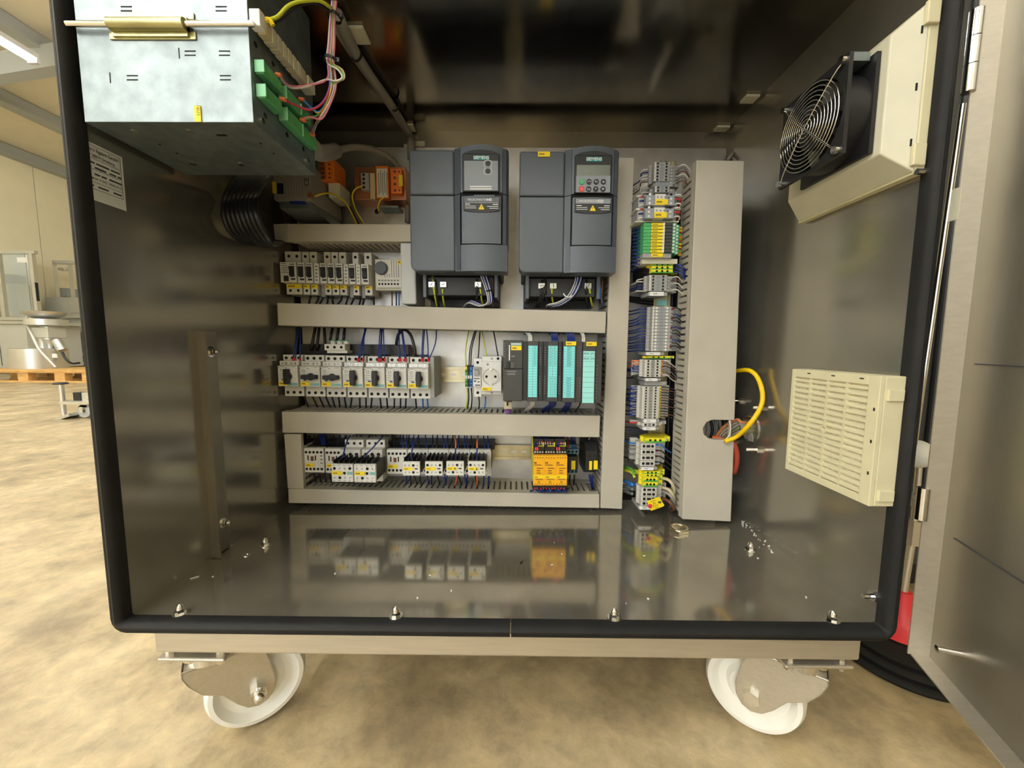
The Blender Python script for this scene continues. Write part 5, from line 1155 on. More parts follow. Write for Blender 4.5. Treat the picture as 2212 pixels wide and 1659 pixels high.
for x0, x1, m_, l, n in ((1131, 1142, 'wire_white', 'white wire above the controller', 4), (1146, 1150, 'wire_teal', 'dark green wire above the controller', 1), (1186, 1192, 'wire_blue', 'blue wire arching above the second controller column', 6), (1203, 1198, 'wire_blue', 'blue wire arching above the second controller column', 3), (1218, 1226, 'wire_blue', 'blue wire above the input and output module', 7), (1249, 1258, 'wire_white', 'white wire above the last controller module', 3)):
    for k in range(n): pw([(x0 + k * 2.6, 722, .40), (x0 + k * 2.6 + (x1 - x0) * .5, 719 + (k % 2), .36), (x1 + k * 2.3, 727, .33), (x1 + k * 2.6, 739, .318)], .0015, m_, l, f'{l} group', n=5)
for x0, x1, m_, l, n in ((1147, 1136, 'wire_white', 'white wire below the controller', 4), (1187, 1172, 'wire_blue', 'blue wire below the second controller column', 7), (1222, 1214, 'wire_blue', 'blue wire below the input and output module', 6), (1253, 1246, 'wire_black', 'black wire below the last controller module', 1)):
    for k in range(n): pw([(x0 + k * 2.3, 866, .325), (x0 + k * 2.3 - 1, 875, .34), (x1 + k * 2.8, 884, .37), (x1 + k * 2.4 - 5, 891, .40)], .0015, m_, l, f'{l} group', n=5)
# row 3
g = 'black wires above the contactors'
for k in range(30):
    x = 652 + k * 7.0
    if 868 < x: break
    pw([(x + rnd.uniform(2, 14), 940, .405), (x + rnd.uniform(2, 8), 952, .40), (x, 968, .385)], .0015, 'wire_black', 'black wire above the left group of contactors', g)
for k in range(5): pw([(690 + k * 3, 938, .405), (694 + k * 2, 952, .395), (696 + k * 1.5, 966, .385)], .0014, 'wire_blue', 'dark blue wire above the small left contactors', 'blue wires above the left contactors')
for (a, b) in ((753, 738), (826, 787)): pw([(a, 944, .36), ((a + b) / 2, 966, .33), (b + 4, 982, .33), (b, 996, .32)], .0016, 'wire_blue', 'dark wire looping onto the big ' + ('left' if a < 800 else 'right') + ' contact block', None)
g = 'mixed wires above the right contactors'
for a, b, m_ in ((1245, 1240, 'b'), (1278, 1275, 'b'), (1300, 1290, 'k'), (1345, 1325, 'b'), (1390, 1395, 'k'), (1455, 1468, 'b'), (1525, 1525, 'k'), (1570, 1560, 'k'), (1620, 1640, 'b'), (1668, 1662, 'b'), (1720, 1700, 'k'), (1775, 1770, 'b'), (1830, 1835, 'b'), (1850, 1865, 'b'), (1890, 1910, 'k'), (2010, 2022, 'b'), (2050, 2058, 'b')):
    bw(590 + a / S4, 940, 590 + b / S4, 972, 'wire_blue' if m_ == 'b' else 'wire_black', ('dark blue' if m_ == 'b' else 'black') + ' wire above the right group of contactors', ('blue' if m_ == 'b' else 'black') + ' ' + g, .0014, .41, .372)
for a, b, c in ((1735, 1745, 1738), (1958, 1950, 1942)):
    pw([(590 + a / S4, 940, .40), (590 + b / S4, 955, .36), (590 + b / S4, 968, .345)], .0016, 'wire_orange', 'orange wire above the arrow tagged blocks', 'orange wires above the arrow tagged blocks')
    pw([(590 + b / S4, 968, .345), (590 + (b + c) / 2 / S4, 982, .33), (590 + c / S4, 995, .31)], .0014, 'wire_blue', 'dark blue wire into the arrow tagged blocks', 'blue wires into the arrow tagged blocks')
pw([(590 + 1390 / S4, 942, .37), (590 + 1335 / S4, 965, .335), (590 + 1318 / S4, 994, .31)], .0014, 'wire_blue', 'dark blue wire dropping onto the third contact block', None)
g = 'wires below the right contactors'
for a, b, m_ in ((1275, 1270, 'b'), (1310, 1320, 'k'), (1345, 1390, 'k'), (1400, 1420, 'k'), (1470, 1495, 'b'), (1515, 1515, 'k'), (1570, 1600, 'k'), (1640, 1650, 'b'), (1665, 1640, 'b'), (1765, 1815, 'k'), (1830, 1850, 'b'), (1860, 1840, 'b'), (1930, 1950, 'k'), (2015, 2010, 'b'), (2060, 2055, 'b'), (2070, 2050, 'b')):
    bw(590 + a / S4, 1025, 590 + b / S4, 1055, 'wire_blue' if m_ == 'b' else 'wire_black', ('dark blue' if m_ == 'b' else 'black') + ' wire below the right group of contactors', ('blue ' if m_ == 'b' else 'black ') + g, .0015, .375, .405)
for a, b in ((1755, 1735), (1945, 1945)): pw([(590 + a / S4, 1027, .36), (590 + (a + b) / 2 / S4 + 1, 1040, .375), (590 + b / S4, 1053, .40)], .0018, 'wire_orange', 'orange wire below the arrow tagged blocks', 'orange wires below the arrow tagged blocks')
for k in range(14): pw([(668 + k * 11, 1024, .38), (670 + k * 11.5, 1040, .39), (676 + k * 11.5, 1056, .41)], .0016, 'wire_black', 'black wire below the left group of contactors', 'black wires below the left contactors')
# safety relay wiring
for k, (x, y) in enumerate(((1157, 969), (1161, 969), (1203, 969), (1208, 969), (1165, 954), (1170, 953), (1178, 954), (1183, 954), (1188, 954), (1211, 955), (1216, 955))):
    Yq2 = .331 if y > 960 else .352
    pw([(x - (6 if y > 960 else -3), 940, .39), (x - 3, (y + 940) / 2 - 2, .36), (x, y, Yq2)], .0014, 'wire_blue', 'blue wire into the top of the yellow safety relays', 'blue wires above the safety relays', n=5)
    solo('ferrule', MB().cyl(P(x, y - 3, Yq2), P(x + .4, y + 4, Yq2 - .001), .0019, 6), 'ferrule', 'red wire sleeve on top of the safety relays', 'ferrule', 'red sleeves above the safety relays')
for k in range(11):
    x = 1155 + k * 6.3
    solo('ferrule', MB().cyl(P(x, 1050, .335), P(x, 1056, .337), .0017, 6), 'ferrule', 'red wire sleeve under the safety relays', 'ferrule', 'red sleeves under the safety relays')
    pw([(x, 1055, .337), (x + (6 if k % 3 else -6), 1062, .336), (x + (12 if k % 2 else -9), 1060, .345), (x + rnd.uniform(-12, 14), 1054, .37)], .0014, 'wire_blue', 'blue wire curling under the safety relays', 'blue wires under the safety relays', n=5)
for x, m_ in ((1228, 'wire_red'), (1236, 'wire_blue'), (1240, 'wire_blue'), (1244, 'wire_blue')): pw([(x - 3, 942, .41), (x - 1, 955, .40), (x, 970, .385)], .0013, m_, ('red' if m_ == 'wire_red' else 'blue') + ' wire into the relay module', ('red' if m_ == 'wire_red' else 'blue') + ' wires of the relay module')
for x in (1231, 1241): pw([(x, 1026, .385), (x - 1, 1038, .39), (x - 2, 1050, .41)], .0018, 'wire_black', 'black wire under the relay module', 'black wires under the relay module')
pw([(1275, 944, .40), (1272, 950, .385), (1272, 957, .375)], .0018, 'wire_white', 'white wire into the left fuse holder', None)
for k in range(3): pw([(1273 + k * 4, 1026, .38), (1276 + k * 2, 1042, .385), (1279 + k, 1056, .40)], .0017, 'wire_blue', 'dark blue wire under the fuse holders', 'blue wires under the fuse holders')
# drive wiring
for dx, l in ((0, 'left'), (236, 'right')):
    for k, (a, b, m_, r) in enumerate(((934, 941, 'wire_pe', .0022), (940, 944, 'wire_black', .0026), (955, 957, 'wire_pe', .0018), (1031, 1030, 'wire_black', .0026), (1036, 1040, 'wire_pe', .0018), (1058, 1063, 'wire_grey', .002), (1065, 1064, 'wire_brown', .002))):
        if dx and k in (0,): continue
        if dx and m_ == 'wire_grey': m_ = 'wire_sky'
        pw([(a + dx, 594 if k not in (2, 4) else 628, .35), ((a + b) / 2 + dx, 626, .342), (b + dx, 645, .355), (b + dx + 4, 664, .38)], r, m_, {'wire_pe': 'yellow green', 'wire_black': 'black', 'wire_grey': 'grey', 'wire_brown': 'brown', 'wire_sky': 'bright blue'}[m_] + f' cable under the {l} drive', f'power cables under the {l} drive', n=7)
for k in range(7):
    m_ = ('wire_white', 'wire_blue', 'wire_white', 'wire_blue', 'wire_blue', 'wire_white', 'wire_blue')[k]; c_ = 'white' if m_ == 'wire_white' else 'blue'
    pw([(1036 + k * 2.2, 589, .345), (1046 + k * 2, 616, .335), (1053 + k * 1.6, 640, .335), (1052 + k * 1.5, 655, .34), (1035 + k * 1.2, 661 - k * .5, .35), (1012 + k, 654 - k * .8, .36), (1000 + k * 1.5, 664, .39)], .0015, m_, c_ + ' control wire bundled under the left drive', c_ + ' control wires under the left drive', n=5)
    pw([(1246 + k * 2.2, 590, .345), (1240 + k * 2.2, 615, .335), (1226 + k * 2.2, 640, .34), (1203 + k * 2, 654 + k * .6, .35), (1184 + k * 2, 658 + k * .7, .36), (1180 + k * 2, 664, .39)], .0015, m_, c_ + ' control wire bundled under the right drive', c_ + ' control wires under the right drive', n=5)
solo('cable_tie', MB().tube([P(1217, 634, .332), P(1222, 640, .330), P(1231, 642, .332), P(1236, 638, .335)], .0014, 5), 'white', 'white cable tie around the wires of the right drive', 'cable tie')
solo('cable_tie', MB().tube([P(1050, 629, .331), P(1057, 627, .330), P(1064, 629, .332), P(1067, 634, .335)], .0013, 5), 'black', 'black cable tie around the wires of the left drive', 'cable tie')
for k in range(3): pw([(1171 + k * 4, 594, .35), (1170 + k * 4, 625, .342), (1166 + k * 3, 645, .35), (1156 + k * 4, 663, .38)], .0024, 'wire_black', 'black cable hanging under the left half of the right drive', 'black cables under the right drive', n=7)
# spiral-bound wires seen between the ducts at the controller
for k in range(4): pw([(1300, 742 + k * 26, .40), (1304, 752 + k * 26, .395), (1302, 765 + k * 26, .40)], .002, 'wire_black', 'black wire beside the last controller module', 'black wires beside the last controller module')

# ================= galvanised box, upper left =================
BX0, BX1, BY0, BY1, BZ0, BZ1 = -.477, P(548, 265, .002).x, .002, .142, P(400, 264, .002).z, 1.075
gb = thing('metal_box', 'galvanised sheet metal box hanging in the upper left corner of the cabinet', 'box', ((BX0 + BX1) / 2, .07, BZ0))
part('front_face', MB().box(BX0, BX1, BY0, BY0 + .0015, BZ0, BZ1), 'zinc', gb, bevel=.0006)
part('right_side', MB().box(BX1 - .0015, BX1, BY0 + .0016, BY1, BZ0, BZ1), 'zinc', gb); part('left_side', MB().box(BX0, BX0 + .0015, BY0 + .0016, BY1, BZ0, BZ1), 'zinc', gb)
part('bottom_face', MB().box(BX0 + .0016, BX1 - .0016, BY0 + .0016, BY1, BZ0, BZ0 + .0015), 'zinc', gb); part('back_face', MB().box(BX0 + .0016, BX1 - .0016, BY1 - .0015, BY1, BZ0 + .0016, BZ1), 'zinc', gb)
for px, py in ((286, 168), (487, 168), (411, 115), (485, 115), (273, 19), (478, 19)):
    for s in (-1, 1):
        c = P(px, py + s * 4.5, BY0); part('slit', MB().box(c.x - .0062, c.x + .0062, BY0 - .0003, BY0, c.z - .0006, c.z + .0006), 'hole', gb)
for px, py, hh in ((387, 115, 11), (238, 168, 11)):
    c = P(px, py, BY0); part('slit', MB().box(c.x - .0005, c.x + .0005, BY0 - .0003, BY0, c.z - hh * .00051, c.z + hh * .00051), 'hole', gb)
q = span(420, 229, 436, 264, BY0 - .0002); tg = part('marker_tag', MB().box(q[0], q[1], BY0 - .0012, BY0 - .0001, BZ0, q[3]), 'tag', gb); c = P(428, 238, BY0); text('-16U1', .0055, (c.x + .001, BY0 - .0014, c.z), 'print', gb, ex=(0, 0, -1), ez=(1, 0, 0))
for px, py in ((292, 285), (411, 284), (417, 354), (520, 355)): c = PZ(px, py, BZ0); part('spot_weld', MB().cyl((c.x, c.y, BZ0 + .0002), (c.x, c.y, BZ0 - .0006), .0045, 12), 'nickel', gb)
for px, py in ((345, 312), (382, 331), (563, 310), (591, 331)): c = PZ(px, py, BZ0); part('hole', MB().cyl((c.x, c.y, BZ0 + .0002), (c.x, c.y, BZ0 - .0003), .0016, 8), 'hole', gb)
c = PZ(479, 292, BZ0); part('slit', MB().box(c.x - .006, c.x + .006, c.y - .002, c.y + .002, BZ0 - .0003, BZ0), 'hole', gb)
for px, py in ((552, 96), (590, 138), (573, 250), (620, 291), (655, 322)): c = PX(px, py, BX1); part('hole', MB().cyl((BX1 - .0002, c.y, c.z), (BX1 + .0003, c.y, c.z), .0032, 10), 'hole', gb)
for px, py in ((565, 265), (663, 350)): c = PX(px, py, BX1); part('screw', MB().cyl((BX1, c.y, c.z + .002), (BX1 + .0025, c.y, c.z + .002), .0034, 10), 'chrome', gb)
# pluggable green connectors on the right side
for (a, zt_, zb_, b, l) in ((557, 130, 158, 596, 'front'), (561, 182, 211, 597, 'lower front'), (607, 186, 215, 640, 'middle'), (609, 232, 262, 645, 'lower middle'), (640, 225, 250, 662, 'rear'), (644, 268, 296, 673, 'lower rear')):
    c0 = PX(a, (zt_ + zb_) / 2, BX1 + .004); c1 = PX(b, (zt_ + zb_) / 2, BX1 + .004); zc = c0.z; hh = (PX(a, zt_, BX1 + .004).z - PX(a, zb_, BX1 + .004).z) / 2
    t = thing('plug_connector', f'green plug connector on the box side, the {l} one', 'connector', (BX1 + .005, (c0.y + c1.y) / 2, zc - hh), 'green plug connectors on the box')
    part('housing', MB().box(BX1 + .0002, BX1 + .0105, c0.y, c1.y, zc - hh, zc + hh), 'plug_green', t, bevel=.0012)
    part('end_wall', MB().box(BX1 + .0005, BX1 + .012, c0.y - .0015, c0.y, zc - hh * .9, zc + hh * .95), 'plug_pale', t, bevel=.0006)
    n = max(2, int((c1.y - c0.y) / .006))
    for k in range(n): yy = c0.y + (c1.y - c0.y) * (k + .5) / n; part('clamp_opening', MB().box(BX1 + .0103, BX1 + .0108, yy - .0016, yy + .0016, zc - .004, zc + .001), 'pegreen', t)
# latch bolt on the front
c0, c1 = P(167, 57, -.004), P(548, 47, -.004)
lb = thing('latch_bolt', 'long chrome bolt in a yellow zinc bracket across the metal box', 'bolt', ((c0.x + c1.x) / 2, -.002, c0.z - .01))
part('bolt_rod', MB().cyl((-.480, -.004, P(240, 52, -.004).z), (c1.x, -.004, P(240, 52, -.004).z + .0005), .0032, 14), 'chrome', lb, 'auto')
q = span(232, 28, 420, 43, BY0 - .001); part('upper_plate', MB().box(q[0], q[1], BY0 - .0018, BY0, q[2], q[3]), 'zinc_yellow', lb, bevel=.0006)
q = span(236, 68, 424, 86, BY0 - .001); part('lower_plate', MB().box(q[0], q[1], BY0 - .0018, BY0, q[2], q[3]), 'zinc_yellow', lb, bevel=.0006)
z_ = P(240, 52, -.004).z
part('barrel', MB().cyl((P(236, 50, -.004).x, -.004, z_), (P(400, 50, -.004).x, -.004, z_), .0062, 18).box(P(236, 50, -.004).x, P(400, 50, -.004).x, -.002, BY0, z_ - .0105, z_ + .009), 'zinc_yellow', lb, 'auto')
# white block and grey profile along the upper right edge of the box
c0 = P(557, 46, .004); c1 = PX(652, 168, c0.x)
t = thing('terminal_profile', 'grey profile strip with white end block along the metal box', 'profile', (c0.x, .06, c0.z - .01))
part('end_block', MB().box(c0.x - .006, c0.x + .006, -.002, .008, c0.z - .009, c0.z + .009), 'white', t, bevel=.001)
part('profile', MB().box(c0.x - .004, c0.x + .006, .008, c1.y, c0.z - .010, c0.z + .006), 'cable_cream', t, bevel=.001)
for k in range(6): yy = .02 + k * (c1.y - .03) / 6; part('clip', MB().box(c0.x - .0045, c0.x + .0065, yy, yy + .008, c0.z - .0105, c0.z + .0065), 'beige_pale', t, bevel=.0006)
part('rear_block', MB().box(c0.x - .006, c0.x + .008, c1.y + .002, c1.y + .02, c0.z - .012, c0.z + .004), 'beige_pale', t, bevel=.001)
part('yellow_lug', MB().tube([P(572, 44, .01), P(582, 43, .012), P(590, 55, .014)], .0028, 6), 'tag', t)
pw([(576, 44, .012), (600, 36, .02), (620, 15, .03), (645, 4, .04), (690, 2, .06), (716, 18, .08)], .002, 'wire_pe', 'yellow green earth cable from the white block', None)
pw([(590, 50, .02), (612, 38, .03), (640, 14, .04), (680, 6, .06), (714, 24, .085)], .0018, 'wire_black', 'black cable beside the yellow green earth cable', None)
# harness
HM = ('wire_white', 'wire_pink', 'wire_violet', 'wire_red', 'wire_sky', 'wire_tag', 'wire_green', 'wire_brown', 'wire_orange', 'wire_white', 'wire_grey', 'wire_pink')
CN = {'wire_white': 'white', 'wire_pink': 'pink', 'wire_violet': 'violet', 'wire_red': 'red', 'wire_sky': 'blue', 'wire_tag': 'yellow', 'wire_green': 'green', 'wire_brown': 'brown', 'wire_orange': 'orange', 'wire_grey': 'grey'}
ends = [(603, 162), (606, 162), (612, 213), (614, 217), (652, 213), (655, 217), (655, 258), (657, 262), (674, 287), (676, 290), (674, 292), (654, 256)]
for k, m_ in enumerate(HM):
    o = k - 5.5; e = ends[k]; Ye = PX(e[0], e[1], BX1 + .012).y
    pts = [(722 + o * .8, 2, .085), (718 + o * .9, 45, .09), (716 + o * 1.2, 95, .092), (714 + o * 1.3, 135, .092)]
    if k in (0, 6, 9, 8): pts += [(735 + o, 150, .085), (742 + o * .5, 168, .08), (728 + o, 175, .085)]
    if k < 2: pts += [(704 + k * 2, 172, .09), (660, 188 - k * 3, .085), (628, 190 - k * 4, .07), (611, 176 - k * 4, .05), e + (Ye,)]
    elif k < 4: pts += [(716 + o, 185, .09), (700 + o, 222, .085), (668, 240 + o, .075), (635, 228 + o, .06), e + (Ye,)]
    else: pts += [(717 + o * 1.6, 185, .09), (706 + o * 1.5, 222, .09), (690 + o, 245 + o * 2, .09), ((690 + e[0]) / 2, (250 + e[1]) / 2, (Ye + .09) / 2), e + (Ye,)]
    pw(pts, .0013, m_, CN[m_] + ' wire of the tied harness beside the metal box', 'harness wires by the metal box', n=5, sub=4)
for (px, py) in ((602, 161), (612, 214), (652, 214), (655, 259), (674, 290)):
    Ye = PX(px, py, BX1 + .012).y; solo('ferrule', MB().cyl(P(px - 6, py - 1, Ye), P(px + 5, py + 2, Ye), .0024, 7), 'wire_orange', 'red wire sleeve at the green plug connectors', 'ferrule', 'red sleeves at the green plugs')
for (px, py, l) in ((716, 132, 'lower'), (722, 36, 'upper')):
    c = P(px, py, .091); solo('cable_tie', MB().lathe([(.0085, -.0018), (.0098, -.0018), (.0098, .0018), (.0085, .0018)], c, (.25, .1, 1), 14).box(c.x + .007, c.x + .012, c.y - .004, c.y, c.z - .003, c.z + .002), 'black', f'{l} black cable tie around the harness', 'cable tie')
# conduit along the roof
zc = ZR - .012
def pzs(l, z): return [PZ(*q, z) for q in l]
solo('cable_conduit', MB().tube(pzs([(728, 30), (760, 100), (800, 165), (845, 228), (884, 292)], zc) + [P(888, 315, .44), P(888, 345, .44)], .0085, 10), 'cable_grey', 'thick grey beige cable running along the cabinet roof', 'cable', smooth=True)
solo('cable_conduit', MB().tube(pzs([(722, 60), (765, 125), (812, 190), (850, 240), (880, 292)], zc + .003), .0045, 8), 'cable_grey', 'thinner cable beside the thick one on the cabinet roof', 'cable', smooth=True)
for k, (px, py, sx, sy) in enumerate(((775, 75, .013, .017), (888, 282, .011, .014), (905, 312, .014, .010), (884, 318, .012, .010), (1708, 213, .013, .012), (1606, 312, .014, .010))):
    c = PZ(px, py, ZR - .002) if k in (0, 1, 4, 5) else P(px, py, YB - .002)
    if k in (2, 3): mb = MB().box(c.x - sx, c.x + sx, YB - .005, YB - .0002, c.z - sy * .6, c.z + sy * .6)
    else:
        cx_ = min(c.x, .468); mb = MB().box(cx_ - sx, cx_ + sx, min(c.y, YB - .02) - sy, min(c.y, YB - .02) + sy, ZR - .005, ZR - .0002)
    solo('adhesive_mount', mb, 'beige_pale', ('pale adhesive cable mount on the roof by the harness', 'pale adhesive cable mount where the roof cable turns down', 'small adhesive mount on the back wall above the left drive', 'second adhesive mount on the back wall by the cable', 'adhesive cable mount on the roof behind the fan', 'adhesive cable mount in the upper right back corner')[k], 'cable mount', bevel=.001)
for (a, b, c_) in ((771, 118, 0), (853, 228, 1)):
    q = PZ(a, b, zc); solo('cable_tie', MB().lathe([(.0092, -.0016), (.0108, -.0016), (.0108, .0016), (.0092, .0016)], q, (.35, .9, 0), 14), 'black', ('front', 'rear')[c_] + ' black tie around the roof cable', 'cable tie')
wire([PZ(1700, 225, ZR - .006), PZ(1655, 268, ZR - .006), PZ(1612, 308, ZR - .006), P(1588, 325, .44), P(1572, 345, .43)], .0035, 'cable_grey', 'grey fan cable along the upper right corner', None, n=8)
# fat sleeve behind the box and cable over to the drives
solo('cable_sleeve', MB().tube([P(672, 316, .16), P(690, 330, .20), P(715, 328, .26), P(724, 326, .28)], .013, 12), 'cable_grey', 'fat beige cable sleeve leaving the back of the metal box', 'cable', smooth=True)
wire([P(722, 326, .28), P(770, 318, .34), P(820, 328, .40), P(860, 360, .43), P(880, 400, .435), P(880, 480, .435)], .006, 'cable_grey', 'grey cable from the fat sleeve down beside the left drive', None, n=8)
for k in range(8):
    Pc = lambda px, py, Y_, x_: (P(px, py, Y_) if P(px, py, Y_).x > x_ else PX(px, py, x_))
    wire([P(520 + k * 9, 372, .145), Pc(490 + k * 9, 420, .22, -.470 + .008 * k), Pc(484 + k * 10, 465, .27, -.472 + .010 * k), Pc(505 + k * 10, 508, .32, -.472 + .010 * k), Pc(555 + k * 5, 527, .36, -.472 + .01 * k), P(612, 524, .385)], .0050, 'wire_black', 'thick black cable looping down behind the metal box', 'thick black cables behind the metal box', n=7)
# ---- power supply
Yf = .30; xa, xb, z0, z1 = span(588, 352, 672, 432, Yf)
t = thing('power_supply', 'grey power supply with CE print behind the metal box', 'power supply', ((xa + xb) / 2, .37, z0))
part('case', MB().box(xa, xb, Yf, .432, z0, z1), 'cable_grey', t, bevel=.0008)
part('window', MB().box(*span(598, 396, 613, 419, Yf)[:2], Yf - .0004, Yf, *span(598, 396, 613, 419, Yf)[2:]), 'black', t); tagp(t, *span(588.5, 393, 597.5, 418, Yf), Yf, dash=False)
c = P(663, 393, Yf); text('CE', .0135, (c.x, Yf - .0004, c.z), 'print', t, ex=(0, 0, 1), ez=(-1, 0, 0), bold=.01)
rows = []
for k in range(7): a = P(617 + k * 6, 425, Yf); rows.append((a.x, a.x + .0018, a.z, .028 + .006 * ((k * 3) % 4)))
pr_(t, rows, Yf, 'print_soft')
part('blue_label', MB().box(*span(622, 430, 655, 438, Yf)[:2], Yf + .006, Yf + .03, *span(622, 430, 655, 438, Yf)[2:]), 'wire_blue', t); c = P(672, 423, Yf); part('earth_screw', MB().cyl((c.x, Yf, c.z), (c.x, Yf - .005, c.z), .005, 10), 'copper', t)
part('foot_plate', MB().prism([(Yf + .01, z0 - .012), (.434, z0 - .022), (.434, z0 - .001), (Yf + .01, z0 - .001)], 'x', xa + .004, xb - .003), 'zinc', t)
t = thing('orange_terminal_block', 'orange terminal block on the power supply side', 'terminal', (xb + .02, .38, P(700, 393, .34).z))
q = span(691, 341, 722, 389, .345); part('body', MB().box(q[0], q[1], .345, .40, q[2], q[3]), 'orange', t, bevel=.001); part('slot_face', MB().box(q[0] - .001, q[0] + .012, .343, .347, q[2] + .002, q[3] - .002), 'orange', t)
for k in range(5): zz = q[2] + (q[3] - q[2]) * (k + .5) / 5; part('wire_slot', MB().box(q[0] + .0005, q[0] + .010, .3425, .3432, zz - .0035, zz + .0035), 'wire_brown', t); hole(t, q[0] + .018, zz, .345, .002, 'wire_brown')
part('lower_clamp', MB().box(q[0] + .008, q[1] + .004, .36, .41, q[2] - .028, q[2]), 'beige_pale', t)
# ---- transformer
Yf = .385; t = thing('transformer', 'small control transformer with white type label left of the drives', 'transformer', (P(825, 430, Yf).x, .42, P(825, 432, Yf).z))
q = span(765, 360, 878, 432, .40); part('core', MB().box(q[0], q[1], .40, YP, q[2], q[3]), 'copper', t, bevel=.001)
q = span(811, 358, 840, 428, Yf); part('bobbin', MB().box(q[0], q[1], Yf, .402, q[2], q[3]), 'orange', t, bevel=.001); q = span(813.5, 364, 837.5, 426, Yf - .0004); lbm = part('type_label', MB().box(q[0], q[1], Yf - .0006, Yf, q[2], q[3]), 'paper', t)
pr_(lbm, [(q[0] + .003 + k * .0042, q[0] + .0045 + k * .0042, q[2] + .004 + .004 * (k % 2), .045) for k in range(5)], Yf - .0006, 'print_soft')
q = span(779, 373, 797, 409, Yf + .002); part('left_terminals', MB().box(q[0], q[1], Yf + .002, .402, q[2], q[3]), 'term_grey', t, bevel=.001)
for k in range(4): hole(t, q[0] + .006, q[2] + (q[3] - q[2]) * (k + .5) / 4, Yf + .002, .0028)
q = span(799, 374, 811, 430, Yf + .006); part('frame', MB().box(q[0], q[1], Yf + .006, .402, q[2], q[3]), 'cable_cream', t)
q = span(843, 364, 869, 418, Yf + .002); part('right_terminals', MB().box(q[0], q[1], Yf + .002, .402, q[2], q[3]), 'orange', t, bevel=.001)
for k in range(4): hole(t, q[0] + .009, q[2] + (q[3] - q[2]) * (k + .5) / 4, Yf + .002, .003, 'wire_brown'); hole(t, q[0] + .018, q[2] + (q[3] - q[2]) * (k + .5) / 4, Yf + .002, .002, 'wire_brown')
tagp(t, *span(861, 378, 870, 402, Yf), Yf + .001, dash=False); part('mount_foot', MB().box(*span(818, 442, 862, 464, .41)[:2], .405, YP, *span(818, 446, 862, 450, .41)[2:]), 'zinc', t); c = P(818, 460, .41); part('foot_nut', MB().cyl((c.x, .41, c.z), (c.x, .40, c.z), .006, 6), 'chrome', t)
wire([P(680, 424, .298), P(700, 418, .31), P(722, 420, .34), P(748, 440, .38), P(764, 470, .41), P(772, 486, .42)], .0018, 'wire_tag', 'yellow earth wire from the power supply down to the duct', None)
wire([P(783, 402, .384), P(768, 408, .38), P(761, 424, .39), P(768, 452, .41), P(788, 486, .42)], .0018, 'wire_tag', 'yellow earth wire from the transformer down to the duct', None)
wire([P(832, 425, .384), P(822, 432, .385), P(817, 445, .39), P(818, 457, .40)], .0016, 'wire_tag', 'short yellow wire onto the transformer foot nut', None)
wire([P(608, 440, .36), P(614, 465, .38), P(618, 486, .40)], .0018, 'wire_brown', 'thin brown wire hanging under the power supply', None)
for k in range(2): wire([P(722, 380 - k * 20, .40), P(740, 400, .41), P(752, 440, .42), P(775, 486, .43)], .0024, 'wire_black', 'black wire from the orange terminal block to the duct', 'black wires from the orange terminal block')

# ================= right wall: fan, filter, cables =================
fx = .407; C4 = [PX(*q, fx) for q in ((1822, 135), (1702, 235), (1806, 325), (1690, 395))]
y0, y1, z0, z1 = C4[0].y, C4[1].y, C4[2].z, C4[0].z
ho = thing('fan_housing', 'beige plastic filter housing behind the black fan', 'filter housing', (.466, .1, .812))
fr0, fr1 = .445, XB
rim = [(.008, .812), (.194, .812), (.194, .993), (.008, .993)]; inn = [(.022, .838), (.180, .838), (.180, .968), (.022, .968)]
part('hood', MB().add([(fr1 - .012, y, z) for y, z in rim] + [(fr0, y, z) for y, z in inn], [(0, 1, 5, 4), (1, 2, 6, 5), (2, 3, 7, 6), (3, 0, 4, 7), (4, 5, 6, 7), (3, 2, 1, 0)]), 'beige_pale', ho, bevel=.0015)
part('wall_rim', MB().box(fr1 - .012, fr1, .008, .196, .81, .995), 'beige', ho, bevel=.0015)
for zz in (.845, .905, .965): part('square_hole', MB().box(.468, .4695, .0098, .0125, zz - .004, zz + .004), 'hole', ho)
for zz in (.83, .98): part('clip', MB().box(.468, .482, .004, .009, zz - .012, zz + .012), 'beige', ho, bevel=.001)
for (a, b) in ((2003, 371), (1750, 468)): c = PX(a, b, XB); part('rim_screw', MB().cyl((XB, c.y, c.z), (XB - .012, c.y, c.z), .0035, 8), 'chrome', ho)
fan = thing('cabinet_fan', 'black square fan with chrome ring guard on the right wall', 'fan', (.425, (y0 + y1) / 2, z0))
yc, zc2 = (y0 + y1) / 2, (z0 + z1) / 2; hs = (z1 - z0) / 2 + .007; rb = hs - .003; nn = 32
def frame(mb, xa_, xb_, hs_, r_):
    v = []; f = []
    for xx in (xa_, xb_):
        for i in range(nn):
            a = 2 * math.pi * i / nn; c, s = math.cos(a), math.sin(a); m_ = max(abs(c), abs(s)); v += [(xx, yc + c / m_ * hs_, zc2 + s / m_ * hs_), (xx, yc + c * r_, zc2 + s * r_)]
    for i in range(nn):
        j = (i + 1) % nn; o = 2 * nn
        f += [(2 * i, 2 * j, 2 * j + 1, 2 * i + 1), (o + 2 * i, o + 2 * i + 1, o + 2 * j + 1, o + 2 * j), (2 * i + 1, 2 * j + 1, o + 2 * j + 1, o + 2 * i + 1), (2 * i, o + 2 * i, o + 2 * j, 2 * j)]
    return mb.add(v, f)
part('front_frame', frame(MB(), fx, fx + .005, hs, rb), 'black', fan); part('rear_frame', frame(MB(), fx + .032, fx + .037, hs, rb), 'black', fan)
part('barrel', MB().lathe([(rb, .005), (rb + .0022, .005), (rb + .0022, .032), (rb, .032)], (fx, yc, zc2), (1, 0, 0), 36), 'black', fan, 'auto')
part('hub', MB().cyl((fx + .004, yc, zc2), (fx + .036, yc, zc2), .026, 24), 'black', fan, 'auto')
